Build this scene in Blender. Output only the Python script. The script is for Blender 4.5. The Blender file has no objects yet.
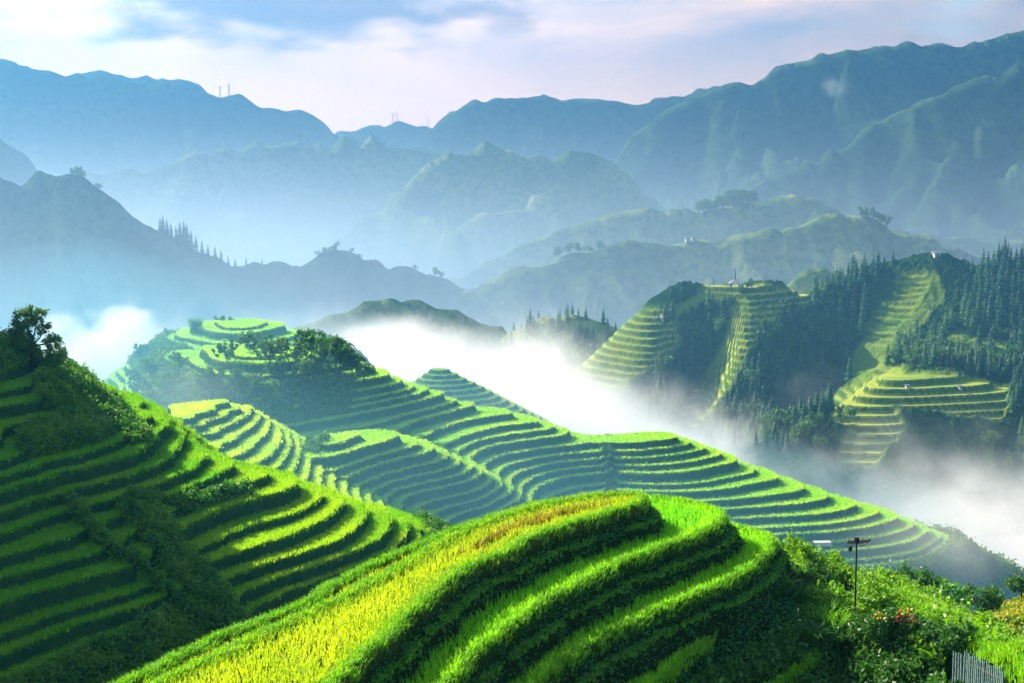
import bpy, math, random
import numpy as np
from mathutils import Vector
R = math.radians
random.seed(5); rng = np.random.default_rng(5)
C = bpy.context.scene.collection
sc = bpy.context.scene

# ------------------------------------------------------------------ camera, sky, sun, exposure
ZC = 110.0                      # the eye stands 110 m above the valley floor
FPX, CX, CY, HOR = 1407.0, 512.0, 341.5, 170.0
PITCH = math.atan((CY - HOR) / FPX)
cam = bpy.data.cameras.new('camera'); camo = bpy.data.objects.new('camera', cam); C.objects.link(camo)
cam.sensor_width = 36; cam.lens = 36 * FPX / 1024; cam.clip_start = 0.5; cam.clip_end = 20000
camo.location = (0, 0, ZC); camo.rotation_euler = (math.pi / 2 - PITCH, 0, 0); sc.camera = camo

SUN_EL, SUN_AZ = 35.0, -54.0    # azimuth measured from the view direction, negative = left
sunv = Vector((math.sin(R(SUN_AZ)) * math.cos(R(SUN_EL)), math.cos(R(SUN_AZ)) * math.cos(R(SUN_EL)), math.sin(R(SUN_EL))))
sl = bpy.data.lights.new('sun', 'SUN'); sl.energy = 5.0; sl.angle = R(0.6); sl.color = (1.0, 0.89, 0.66)
so = bpy.data.objects.new('sun', sl); C.objects.link(so); so.location = (-60, 40, ZC + 60)
so.rotation_euler = (-sunv).to_track_quat('-Z', 'Y').to_euler()

world = bpy.data.worlds.new('World'); sc.world = world; world.use_nodes = True
wt = world.node_tree; wt.nodes.clear()
def WN(t, **k):
    n = wt.nodes.new(t)
    for a, b in k.items(): setattr(n, a, b)
    return n
sky = WN('ShaderNodeTexSky', sky_type='NISHITA', sun_disc=False)
sky.sun_elevation = R(SUN_EL); sky.sun_rotation = R(SUN_AZ); sky.air_density = 1.0; sky.dust_density = 1.5; sky.ozone_density = 2.0
tc = WN('ShaderNodeTexCoord')
mp = WN('ShaderNodeMapping'); mp.inputs['Scale'].default_value = (3.2, 3.2, 10.0); mp.inputs['Location'].default_value = (0.35, 0.2, 0.55)
wt.links.new(tc.outputs['Generated'], mp.inputs['Vector'])
n1 = WN('ShaderNodeTexNoise'); n1.inputs['Scale'].default_value = 1.3; n1.inputs['Detail'].default_value = 7; n1.inputs['Roughness'].default_value = 0.6
n1.inputs['Distortion'].default_value = 0.25
wt.links.new(mp.outputs[0], n1.inputs['Vector'])
ramp = WN('ShaderNodeMapRange', interpolation_type='SMOOTHSTEP'); ramp.inputs['From Min'].default_value = 0.30; ramp.inputs['From Max'].default_value = 0.52
wt.links.new(n1.outputs['Fac'], ramp.inputs['Value'])
n2 = WN('ShaderNodeTexNoise'); n2.inputs['Scale'].default_value = 1.7; n2.inputs['Detail'].default_value = 8; n2.inputs['Roughness'].default_value = 0.55; n2.inputs['Distortion'].default_value = 0.4
wt.links.new(mp.outputs[0], n2.inputs['Vector'])
cr = WN('ShaderNodeValToRGB'); cr.color_ramp.elements[0].position = 0.34; cr.color_ramp.elements[0].color = (3.2, 3.7, 4.7, 1)
cr.color_ramp.elements[1].position = 0.60; cr.color_ramp.elements[1].color = (8.9, 6.3, 5.1, 1)
wt.links.new(n2.outputs['Fac'], cr.inputs['Fac'])
mixc = WN('ShaderNodeMix', data_type='RGBA')
sx = WN('ShaderNodeSeparateXYZ'); wt.links.new(tc.outputs['Generated'], sx.inputs[0])
hi = WN('ShaderNodeMapRange', interpolation_type='SMOOTHSTEP'); wt.links.new(sx.outputs[2], hi.inputs['Value'])
for a_, b_ in (('From Min', 0.16), ('From Max', 0.42), ('To Min', 1.0), ('To Max', 0.12)): hi.inputs[a_].default_value = b_
cm = WN('ShaderNodeMath', operation='MULTIPLY'); wt.links.new(ramp.outputs[0], cm.inputs[0]); wt.links.new(hi.outputs[0], cm.inputs[1])
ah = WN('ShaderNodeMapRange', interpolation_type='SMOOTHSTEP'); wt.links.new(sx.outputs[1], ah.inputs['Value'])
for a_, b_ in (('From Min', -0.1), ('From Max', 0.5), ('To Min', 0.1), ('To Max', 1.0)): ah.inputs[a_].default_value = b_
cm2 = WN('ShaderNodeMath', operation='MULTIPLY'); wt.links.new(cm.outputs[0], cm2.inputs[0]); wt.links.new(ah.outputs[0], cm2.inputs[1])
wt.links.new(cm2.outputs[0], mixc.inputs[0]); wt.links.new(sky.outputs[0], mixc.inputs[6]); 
side = WN('ShaderNodeMapRange', interpolation_type='SMOOTHSTEP'); wt.links.new(sx.outputs[0], side.inputs['Value'])
for a_, b_ in (('From Min', -0.15), ('From Max', 0.40), ('To Min', 1.0), ('To Max', 0.62)): side.inputs[a_].default_value = b_
vm = WN('ShaderNodeVectorMath', operation='SCALE'); wt.links.new(cr.outputs[0], vm.inputs[0]); wt.links.new(side.outputs[0], vm.inputs['Scale'])
wt.links.new(vm.outputs[0], mixc.inputs[7])
bg = WN('ShaderNodeBackground'); bg.inputs['Strength'].default_value = 0.075
wo = WN('ShaderNodeOutputWorld')
glow = WN('ShaderNodeMapRange', interpolation_type='SMOOTHSTEP'); wt.links.new(sx.outputs[2], glow.inputs['Value'])
for a_, b_ in (('From Min', 0.035), ('From Max', 0.115), ('To Min', 0.85), ('To Max', 0.0)): glow.inputs[a_].default_value = b_
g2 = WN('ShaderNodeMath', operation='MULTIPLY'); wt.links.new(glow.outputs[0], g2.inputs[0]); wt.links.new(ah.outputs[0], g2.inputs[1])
gv = WN('ShaderNodeVectorMath', operation='SCALE'); gv.inputs[0].default_value = (11.2, 7.0, 4.9); wt.links.new(side.outputs[0], gv.inputs['Scale'])
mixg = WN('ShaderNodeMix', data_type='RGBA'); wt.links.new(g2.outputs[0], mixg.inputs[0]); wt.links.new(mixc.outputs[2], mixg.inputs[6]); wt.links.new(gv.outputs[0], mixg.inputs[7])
# one darker rain cloud hanging high at the left
dv = WN('ShaderNodeVectorMath', operation='SUBTRACT'); wt.links.new(tc.outputs['Generated'], dv.inputs[0]); dv.inputs[1].default_value = (-0.15, 0.98, 0.118)
ds = WN('ShaderNodeVectorMath', operation='MULTIPLY'); wt.links.new(dv.outputs[0], ds.inputs[0]); ds.inputs[1].default_value = (8.0, 0.0, 30.0)
dl = WN('ShaderNodeVectorMath', operation='LENGTH'); wt.links.new(ds.outputs[0], dl.inputs[0])
n3 = WN('ShaderNodeTexNoise'); n3.inputs['Scale'].default_value = 4.5; n3.inputs['Detail'].default_value = 7; wt.links.new(mp.outputs[0], n3.inputs['Vector'])
na = WN('ShaderNodeMath', operation='MULTIPLY_ADD'); wt.links.new(n3.outputs['Fac'], na.inputs[0]); na.inputs[1].default_value = 3.4; na.inputs[2].default_value = -1.15
nb_ = WN('ShaderNodeMath', operation='SUBTRACT'); wt.links.new(na.outputs[0], nb_.inputs[0]); wt.links.new(dl.outputs['Value'], nb_.inputs[1])
nr = WN('ShaderNodeMapRange', interpolation_type='SMOOTHSTEP'); wt.links.new(nb_.outputs[0], nr.inputs['Value'])
for a_, b_ in (('From Min', -0.75), ('From Max', 0.25), ('To Min', 0.0), ('To Max', 0.85)): nr.inputs[a_].default_value = b_
mixd = WN('ShaderNodeMix', data_type='RGBA'); wt.links.new(nr.outputs[0], mixd.inputs[0]); wt.links.new(mixg.outputs[2], mixd.inputs[6]); mixd.inputs[7].default_value = (1.7, 1.9, 2.6, 1)
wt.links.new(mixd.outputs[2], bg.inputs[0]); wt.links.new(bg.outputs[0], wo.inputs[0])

sc.view_settings.view_transform = 'Standard'; sc.view_settings.look = 'None'; sc.view_settings.gamma = 1
sc.view_settings.use_curve_mapping = False; sc.view_settings.exposure = 1.78
sc.render.engine = 'CYCLES'
cy = sc.cycles
cy.use_denoising = True; cy.max_bounces = 6; cy.diffuse_bounces = 2; cy.glossy_bounces = 1; cy.transmission_bounces = 3
cy.volume_bounces = 3; cy.transparent_max_bounces = 8; cy.volume_max_steps = 256; cy.volume_step_rate = 1.0
cy.use_adaptive_sampling = True; cy.adaptive_threshold = 0.02

# ------------------------------------------------------------------ helpers
cp, sp_ = math.cos(PITCH), math.sin(PITCH)
def ray(px, py):
    """direction (per unit of forward Y) of a pixel of the camera"""
    a = (np.asarray(px, float) - CX) / FPX; b = (CY - np.asarray(py, float)) / FPX
    y = cp + b * sp_; z = -sp_ + b * cp
    return a / y, z / y
def at(px, py, Y):
    ax, az = ray(px, py); return np.stack([ax * Y, np.zeros_like(ax) + Y, ZC + az * Y], -1)
def onplane(px, py, z):
    ax, az = ray(px, py); Y = (z - ZC) / az
    return np.stack([ax * Y, Y], -1)
def project(x, y, z):
    dz = z - ZC; d = y * cp - dz * sp_; v = y * sp_ + dz * cp
    return CX + FPX * x / d, CY - FPX * v / d

_P = rng.permutation(4096).astype(np.int64)
_G = rng.uniform(0, 2 * np.pi, 4096)
def gnoise(x, y):
    xi = np.floor(x).astype(np.int64); yi = np.floor(y).astype(np.int64); xf = x - xi; yf = y - yi
    u = xf * xf * xf * (xf * (xf * 6 - 15) + 10); v = yf * yf * yf * (yf * (yf * 6 - 15) + 10)
    def g(a, b, dx, dy):
        h = _G[_P[(_P[a & 4095] + b) & 4095]]
        return np.cos(h) * dx + np.sin(h) * dy
    n00 = g(xi, yi, xf, yf); n10 = g(xi + 1, yi, xf - 1, yf); n01 = g(xi, yi + 1, xf, yf - 1); n11 = g(xi + 1, yi + 1, xf - 1, yf - 1)
    return ((n00 * (1 - u) + n10 * u) * (1 - v) + (n01 * (1 - u) + n11 * u) * v) * 1.5
def fbm(x, y, o=4, gain=0.5):
    s = 0; a = 1.0
    for i in range(o):
        s = s + a * gnoise(x + 17.3 * i, y - 9.1 * i); x = x * 2.03; y = y * 2.03; a *= gain
    return s
def ridged(x, y, o=4):
    s = 0; a = 1.0; t = 0
    for i in range(o):
        s = s + a * (1 - np.abs(gnoise(x + 31.7 * i, y + 5.9 * i)) * 2); t += a; x = x * 2.1; y = y * 2.1; a *= 0.5
    return s / t
def sstep(a, b, x):
    t = np.clip((x - a) / (b - a), 0, 1); return t * t * (3 - 2 * t)

def mesh_obj(name, v, loops, nper, mat, parent=None, attrs=None, smooth=False, link=True):
    """v (n,3); loops flat int array; nper verts per face (int)"""
    me = bpy.data.meshes.new(name)
    v = np.ascontiguousarray(v, dtype=np.float32); loops = np.ascontiguousarray(loops, dtype=np.int32).ravel()
    nf = len(loops) // nper
    me.vertices.add(len(v)); me.vertices.foreach_set('co', v.ravel())
    me.loops.add(len(loops)); me.loops.foreach_set('vertex_index', loops)
    me.polygons.add(nf); me.polygons.foreach_set('loop_start', np.arange(nf, dtype=np.int32) * nper)
    me.polygons.foreach_set('loop_total', np.full(nf, nper, dtype=np.int32))
    me.polygons.foreach_set('use_smooth', np.full(nf, smooth, dtype=bool))
    me.update(calc_edges=True)
    for k, a in (attrs or {}).items():
        at_ = me.attributes.new(k, 'FLOAT', 'POINT'); at_.data.foreach_set('value', np.ascontiguousarray(a, dtype=np.float32).ravel())
    me.materials.append(mat)
    o = bpy.data.objects.new(name, me)
    if link: C.objects.link(o)
    if parent is not None: o.parent = parent
    return o
def tag(o, label=None, cat=None, group=None, kind=None):
    if label: o['label'] = label
    if cat: o['category'] = cat
    if group: o['group'] = group
    if kind: o['kind'] = kind
    return o
def grid_obj(name, X, Y, Z, mat, attrs=None, mask=None, smooth=True):
    ny, nx = Z.shape
    idx = np.arange(ny * nx).reshape(ny, nx)
    q = np.stack([idx[:-1, :-1], idx[:-1, 1:], idx[1:, 1:], idx[1:, :-1]], -1).reshape(-1, 4)
    if mask is not None:
        m = mask.ravel(); q = q[m[q].any(1)]
        used = np.unique(q); re = np.zeros(ny * nx, dtype=np.int64); re[used] = np.arange(len(used)); q = re[q]
    else: used = slice(None)
    v = np.stack([X.ravel(), Y.ravel(), Z.ravel()], -1)[used]
    return mesh_obj(name, v, q, 4, mat, attrs={k: a.ravel()[used] for k, a in (attrs or {}).items()}, smooth=smooth)

# ---- materials
def M(name):
    m = bpy.data.materials.new(name); m.use_nodes = True; t = m.node_tree; t.nodes.clear()
    def N(ty, ins=None, **k):
        n = t.nodes.new(ty)
        for a, b in k.items(): setattr(n, a, b)
        for a, b in (ins or {}).items():
            if isinstance(b, bpy.types.NodeSocket): t.links.new(b, n.inputs[a])
            else: n.inputs[a].default_value = b
        return n
    return m, t, N
def c4(c): return (c[0], c[1], c[2], 1)
def mathn(N, op, a, b=0.0, clamp=False):
    n = N('ShaderNodeMath', {0: a, 1: b}, operation=op, use_clamp=clamp); return n.outputs[0]
def mixn(N, f, a, b):
    n = N('ShaderNodeMix', {0: f, 6: c4(a) if isinstance(a, tuple) else a, 7: c4(b) if isinstance(b, tuple) else b}, data_type='RGBA'); return n.outputs[2]
def noise(N, co, scale, detail=3, rough=0.55):
    return N('ShaderNodeTexNoise', {'Vector': co, 'Scale': scale, 'Detail': detail, 'Roughness': rough}).outputs['Fac']
def mr(N, v, a, b, c=0.0, d=1.0):
    return N('ShaderNodeMapRange', {'Value': v, 'From Min': a, 'From Max': b, 'To Min': c, 'To Max': d}).outputs[0]

def simple_mat(name, col, rough=0.8, col2=None, scale=5.0, metal=0.0):
    m, t, N = M(name)
    co = N('ShaderNodeTexCoord').outputs['Object']
    base = mixn(N, mr(N, noise(N, co, scale), 0.3, 0.7), col, col2 or tuple(x * 0.6 for x in col))
    b = N('ShaderNodeBsdfPrincipled', {'Base Color': base, 'Roughness': rough, 'Metallic': metal, 'Specular IOR Level': 0.25})
    N('ShaderNodeOutputMaterial', {'Surface': b.outputs[0]}); return m

def leaf_mat(name, c0, c1, c2, trans=0.45, pos_scale=0.6):
    """foliage: per leaf random attribute 'v' plus a broad noise; lets light through"""
    m, t, N = M(name)
    at_ = N('ShaderNodeAttribute', attribute_name='v').outputs['Fac']
    pos = N('ShaderNodeNewGeometry').outputs['Position']
    nz = noise(N, pos, pos_scale, 3)
    base = mixn(N, at_, c0, c1)
    base = mixn(N, mr(N, nz, 0.45, 0.7), base, c2)
    d = N('ShaderNodeBsdfDiffuse', {'Color': base, 'Roughness': 0.6})
    tcol = mixn(N, 0.5, base, N('ShaderNodeMix', {0: 1.0, 6: base, 7: (1.6, 1.5, 0.5, 1)}, data_type='RGBA', blend_type='MULTIPLY').outputs[2])
    tr = N('ShaderNodeBsdfTranslucent', {'Color': tcol})
    g = N('ShaderNodeBsdfGlossy', {'Color': (1, 1, 1, 1), 'Roughness': 0.5})
    s = N('ShaderNodeMixShader', {0: trans, 1: d.outputs[0], 2: tr.outputs[0]})
    s2 = N('ShaderNodeMixShader', {0: 0.025, 1: s.outputs[0], 2: g.outputs[0]})
    N('ShaderNodeOutputMaterial', {'Surface': s2.outputs[0]}); return m

def terrace_mat(name, flat_a, flat_b, flat_c, riser_a, riser_b, veg_a, veg_b, fscale=0.25, bump=0.3, fine=9.0, trans=0.0):
    m, t, N = M(name)
    A = lambda n: N('ShaderNodeAttribute', attribute_name=n).outputs['Fac']
    pos = N('ShaderNodeNewGeometry').outputs['Position']
    nb = noise(N, pos, fscale, 2); nf = noise(N, pos, fine, 3, 0.7); nm = noise(N, pos, fscale * 6, 4)
    fl = mixn(N, mr(N, nb, 0.35, 0.65), flat_a, flat_b)
    fl = mixn(N, A('ripe_and_lit'), fl, flat_c)
    fl = mixn(N, mr(N, nf, 0.3, 0.75, 0.0, 0.5), fl, tuple(x * 0.45 for x in flat_a))
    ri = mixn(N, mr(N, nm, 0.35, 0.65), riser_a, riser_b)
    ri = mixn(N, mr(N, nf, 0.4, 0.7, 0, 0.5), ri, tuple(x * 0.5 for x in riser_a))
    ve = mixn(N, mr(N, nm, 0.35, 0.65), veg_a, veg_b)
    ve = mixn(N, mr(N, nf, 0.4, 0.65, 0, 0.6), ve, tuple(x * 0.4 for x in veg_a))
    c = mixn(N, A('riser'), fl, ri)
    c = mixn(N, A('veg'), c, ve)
    bp = N('ShaderNodeBump', {'Height': nf, 'Strength': bump, 'Distance': 0.25})
    b = N('ShaderNodeBsdfDiffuse', {'Color': c, 'Roughness': 0.7, 'Normal': bp.outputs[0]})
    N('ShaderNodeOutputMaterial', {'Surface': b.outputs[0]}); return m

def mountain_mat(name, a, b, c, scale=0.02, tscale=0.0):
    m, t, N = M(name)
    g = N('ShaderNodeNewGeometry'); pos = g.outputs['Position']
    n1_ = noise(N, pos, scale, 5, 0.6); n2_ = noise(N, pos, scale * 9, 4, 0.7)
    col = mixn(N, mr(N, n1_, 0.38, 0.6), a, b)
    col = mixn(N, mr(N, n2_, 0.45, 0.62, 0, 0.8), col, c)
    bp = N('ShaderNodeBump', {'Height': n2_, 'Strength': 0.4, 'Distance': 2.0})
    bs = N('ShaderNodeBsdfDiffuse', {'Color': col, 'Roughness': 0.8, 'Normal': bp.outputs[0]})
    N('ShaderNodeOutputMaterial', {'Surface': bs.outputs[0]}); return m

# ------------------------------------------------------------------ far mountains
mat_mtn = mountain_mat('mountain_cover', (0.04, 0.09, 0.045), (0.09, 0.15, 0.05), (0.018, 0.045, 0.03))
mat_mtn2 = mountain_mat('mountain_grassed', (0.10, 0.19, 0.05), (0.32, 0.36, 0.10), (0.05, 0.11, 0.04), 0.03)

HF = {}
def mountain(name, pts, D, res, front, back, slope=0.62, spur=0.55, wl=70.0, mat=None, label=None, rough=1.0, seed=0.0, zb=0.0):
    """range whose crest runs through traced skyline points standing D metres off; flanks carved by gullies"""
    pts = np.array(pts, float); Ds = np.interp(np.arange(len(pts)), np.linspace(0, len(pts) - 1, len(np.atleast_1d(D))), np.atleast_1d(D))
    W = at(pts[:, 0], pts[:, 1], Ds)
    xs, ys, zs = W.T
    x0, x1 = xs[0], xs[-1]
    X, Y = np.meshgrid(np.arange(x0, x1 + res, res), np.arange(ys.min() - front, ys.max() + back, res * 1.3))
    zc = np.interp(X, xs, zs); yc = np.interp(X, xs, ys) + 0.10 * wl * fbm(X / wl + seed, X * 0 + seed, 2)
    zc = zc + rough * 0.022 * wl * fbm(X / (wl * 0.2) + seed, X * 0 + 3.1 + seed, 5)
    d = np.abs(Y - yc)
    wx = X + 0.22 * wl * fbm(X / wl + seed, Y / wl, 3); wy = Y + 0.2 * wl * fbm(X / wl + 9 + seed, Y / wl + 4, 2)
    r = ridged((wx + 0.35 * (Y - yc)) / wl + seed, wy / (wl * 5.0), 3)          # 1 on spurs, low in gullies
    r2 = ridged(wx / (wl * 0.33) + seed, wy / (wl * 0.7), 4)
    drop = slope * d * (1 + spur * (0.55 - r)) + 0
    amp = 1 - np.exp(-d / (wl * 0.3))
    r3 = ridged(X / (wl * 0.11) + seed, Y / (wl * 0.2), 3)
    Z = zc - drop - amp * wl * 0.30 * (1 - r2) - amp * wl * spur * 0.95 * (1 - r) - (0.3 + amp) * wl * 0.035 * (1 - r3)
    Z = np.maximum(Z, zb - 3)
    o = grid_obj(name, X, Y, Z, mat or mat_mtn)
    tag(o, label, 'mountain', kind='structure')
    HF[name + str(len(HF))] = (X[0], Y[:, 0], Z)
    return (X[0], Y[:, 0], Z)
def ext(p, l=None, r=None):
    return ([l] if l else []) + p + ([r] if r else [])

# ground sheet below everything
gm = simple_mat('valley_ground', (0.05, 0.08, 0.03), col2=(0.03, 0.06, 0.02), scale=0.02)
gs = 9000
o = mesh_obj('valley_ground', np.array([(-gs, -gs, 0), (gs, -gs, 0), (gs, gs, 0), (-gs, gs, 0)]), [0, 1, 2, 3], 4, gm); tag(o, 'green valley floor beneath the mist', 'ground', kind='structure')

mB0 = mountain('mountain', [(-60, 95), (40, 78), (80, 71), (110, 69), (140, 73), (175, 75), (200, 84), (260, 120), (330, 160)], 1650, 5, 300, 150, label='palest ridge line at the far left horizon', wl=90, seed=2)
mA = mountain('mountain', [(250, 165), (345, 128), (380, 117), (400, 114), (425, 120), (460, 135), (520, 165)], 1600, 5, 300, 150, label='pale rounded hill carrying tiny masts on the horizon', wl=90, seed=4)
mB = mountain('mountain', [(-220, 40), (-80, 50), (0, 57), (30, 64), (65, 72), (100, 72), (150, 83), (175, 78), (200, 87), (230, 90), (260, 103), (300, 108), (325, 120), (345, 133), (400, 165), (470, 200)], 1350, 4, 420, 150, label='broad pale blue mountain at upper left', wl=110, seed=6)
mC = mountain('mountain', [(380, 175), (430, 125), (452, 108), (465, 100), (478, 97), (500, 97), (520, 92), (560, 95), (600, 97), (617, 101), (632, 102), (662, 92), (690, 90), (715, 82), (740, 84), (800, 80), (900, 90)], 1350, 4, 400, 150, label='blue range with a level crest in the far middle', wl=90, seed=8)
mD = mountain('mountain', [(540, 235), (590, 185), (617, 158), (632, 132), (662, 107), (700, 92), (722, 82), (762, 75), (779, 62), (812, 55), (830, 50), (852, 45), (872, 47), (902, 42), (927, 34), (952, 37), (977, 37), (1012, 27), (1060, 18), (1160, 5), (1300, 30)], 1080, 3, 480, 150, label='tall dark blue mountain rising to the upper right corner', wl=95, seed=11, spur=0.7)
mE = mountain('mountain', [(-120, 205), (0, 190), (85, 171), (150, 165), (200, 150), (240, 143), (280, 136), (300, 137), (320, 140), (345, 134), (370, 135), (400, 145), (430, 150), (460, 160), (500, 185), (560, 215), (620, 250)], 1040, 3, 380, 150, label='hazy blue middle mountain, left and paler of two', wl=80, seed=15, spur=0.9, mat=mat_mtn2)
mE1 = mountain('mountain', [(330, 240), (380, 205), (405, 180), (430, 160), (450, 148), (470, 143), (485, 141), (512, 146), (530, 153), (560, 151), (590, 149), (610, 154), (630, 175), (650, 193), (668, 208), (700, 235), (760, 270)], 880, 2.6, 330, 120, label='darker humped blue mountain in the centre with sunlit spurs', wl=62, seed=16, spur=0.9, mat=mat_mtn2)
mB3 = mountain('mountain', [(-160, 60), (-60, 95), (0, 134), (20, 148), (40, 170), (70, 195), (120, 240)], 860, 3, 260, 100, label='dark mountain flank cut by the left edge', wl=70, seed=17)
mD2 = mountain('mountain', [(700, 222), (742, 192), (770, 176), (800, 163), (837, 147), (870, 122), (900, 108), (937, 92), (960, 80), (1024, 60), (1100, 40), (1250, 60)], 860, 2.6, 330, 120, label='dark green shoulder in front of the tall right mountain', wl=75, seed=22.4, spur=0.55)
mE2 = mountain('mountain', [(340, 290), (380, 268), (420, 242), (450, 226), (490, 206), (520, 207), (560, 217), (600, 237), (650, 262)], 840, 2.6, 260, 100, label='small hazy peak below the middle mountain', wl=60, seed=23, mat=mat_mtn2)
mG1 = mountain('hill', [(420, 290), (480, 262), (520, 242), (560, 226), (587, 219), (612, 211), (637, 208), (697, 206), (737, 199), (760, 198), (792, 191), (817, 195), (832, 205), (882, 220), (940, 234), (1024, 238), (1120, 250)], 700, 2.2, 240, 90, label='long low hill with a clump of trees on its crest', wl=52, seed=27, mat=mat_mtn2)
mG2 = mountain('hill', [(440, 302), (470, 286), (512, 266), (562, 253), (600, 244), (632, 238), (672, 240), (727, 235), (760, 229), (792, 222), (832, 212), (862, 215), (892, 225), (937, 235), (962, 247), (1024, 256), (1120, 265)], 590, 2.0, 200, 80, label='rounded green hill behind the pavilion spur', wl=48, seed=31, mat=mat_mtn2)
mG3 = mountain('hill', [(740, 310), (782, 285), (800, 272), (822, 264), (845, 272), (870, 290), (920, 310)], 500, 1.6, 110, 50, label='small dark knoll just behind the terraced spur', wl=36, seed=33, mat=mat_mtn2)
mF = mountain('mountain', [(-160, 190), (-60, 182), (0, 176), (40, 170), (70, 171), (85, 178), (120, 200), (155, 225), (185, 236), (200, 249), (215, 256), (240, 260), (290, 260), (325, 252), (345, 249), (370, 255), (400, 265), (430, 271), (450, 280), (480, 293), (505, 305), (530, 318), (580, 345), (640, 372)], 600, 1.8, 230, 90, label='dark teal mountain with trees along its falling ridge', wl=62, seed=37, spur=0.8)
mH = mountain('hill', [(240, 352), (300, 324), (340, 306), (365, 297), (395, 293), (430, 299), (470, 313), (500, 326), (530, 336), (580, 352)], 470, 1.4, 120, 60, label='misty rounded hill rising from the fog in the middle', wl=40, seed=41, mat=mat_mtn2)
mH2 = mountain('hill', [(455, 365), (490, 345), (520, 326), (545, 315), (575, 311), (600, 317), (630, 330), (655, 350), (690, 375)], 425, 1.4, 100, 50, label='wooded knoll standing in the fog', wl=40, seed=43, mat=mat_mtn2)

# ------------------------------------------------------------------ terraced hills from traced contour lines
def tps_fit(P, v, lam):
    n = len(P); s = 30.0; p = P / s
    r = np.sqrt(((p[:, None] - p[None]) ** 2).sum(-1)); K = np.where(r > 0, r * r * np.log(r + 1e-12), 0) + lam * np.eye(n)
    T = np.c_[np.ones(n), p]; A = np.zeros((n + 3, n + 3)); A[:n, :n] = K; A[:n, n:] = T; A[n:, :n] = T.T
    w = np.linalg.solve(A, np.r_[v, 0, 0, 0]); return p, w, s
def tps_eval(F, X, Y):
    p, w, s = F; x = X.ravel() / s; y = Y.ravel() / s; out = w[-3] + w[-2] * x + w[-1] * y
    for i in range(len(p)):
        r2 = (x - p[i, 0]) ** 2 + (y - p[i, 1]) ** 2 + 1e-12
        out += w[i] * 0.5 * r2 * np.log(r2)
    return out.reshape(X.shape)
def upsample(F, xs, ys, coarse=5):
    """evaluate on a coarse lattice, then bicubic-ish by bilinear of a fine-enough lattice"""
    cx = np.linspace(xs[0], xs[-1], max(8, len(xs) // coarse)); cy_ = np.linspace(ys[0], ys[-1], max(8, len(ys) // coarse))
    A, B = np.meshgrid(cx, cy_); V = tps_eval(F, A, B)
    return bilin(cx, cy_, V, *np.meshgrid(xs, ys))
def bilin(cx, cy_, V, X, Y):
    fx = np.clip((X - cx[0]) / (cx[1] - cx[0]), 0, len(cx) - 1.001); fy = np.clip((Y - cy_[0]) / (cy_[1] - cy_[0]), 0, len(cy_) - 1.001)
    i = fx.astype(int); j = fy.astype(int); u = fx - i; v = fy - j
    return (V[j, i] * (1 - u) + V[j, i + 1] * u) * (1 - v) + (V[j + 1, i] * (1 - u) + V[j + 1, i + 1] * u) * v

def terrace(u, res, step, rw, uneven=None):
    """u = level field; returns stepped level, riser mask, lip mask; riser is rw metres wide"""
    gy, gx = np.gradient(u, res); g = np.sqrt(gx * gx + gy * gy) + 1e-6
    w = np.clip(rw * g, 0.08, 0.62)
    fl = np.floor(u); fr = u - fl
    t = np.clip((fr - (1 - w)) / w, 0, 1)
    prof = np.where(t < 0.85, t / 0.85 * 0.97, 0.97 + 0.03)      # firm edge at the lip
    prof = t
    riser = sstep(0.02, 0.15, t) * (1 - 0 * t)
    lip = np.exp(-((fr) / np.maximum(0.30 * g, 0.03)) ** 2)        # the outer 0.3 m of each flat
    return fl + prof, riser, lip, fr, g

VAR = rng.uniform(-0.24, 0.24, 200)
def vary(u):
    return u + np.interp(u, np.arange(-100, 100), VAR)
def lines_to_pts(lines, z0, step, dens=3.5):
    P, V = [], []
    for lev, pts in lines:
        p = np.array(pts, float); w = onplane(p[:, 0], p[:, 1], z0 + step * lev)
        # resample
        s_ = np.r_[0, np.cumsum(np.linalg.norm(np.diff(w, axis=0), axis=1))]; m_ = max(len(w), int(s_[-1] / dens) + 1)
        t_ = np.linspace(0, s_[-1], m_); w = np.stack([np.interp(t_, s_, w[:, 0]), np.interp(t_, s_, w[:, 1])], -1)
        P.append(w); V += [lev] * len(w)
    return np.concatenate(P), np.array(V, float)

FIELDS = {}
def height_at(key, x, y):
    xs, ys, Z = FIELDS[key]; return bilin(xs, ys, Z, np.asarray(x, float), np.asarray(y, float))

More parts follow.
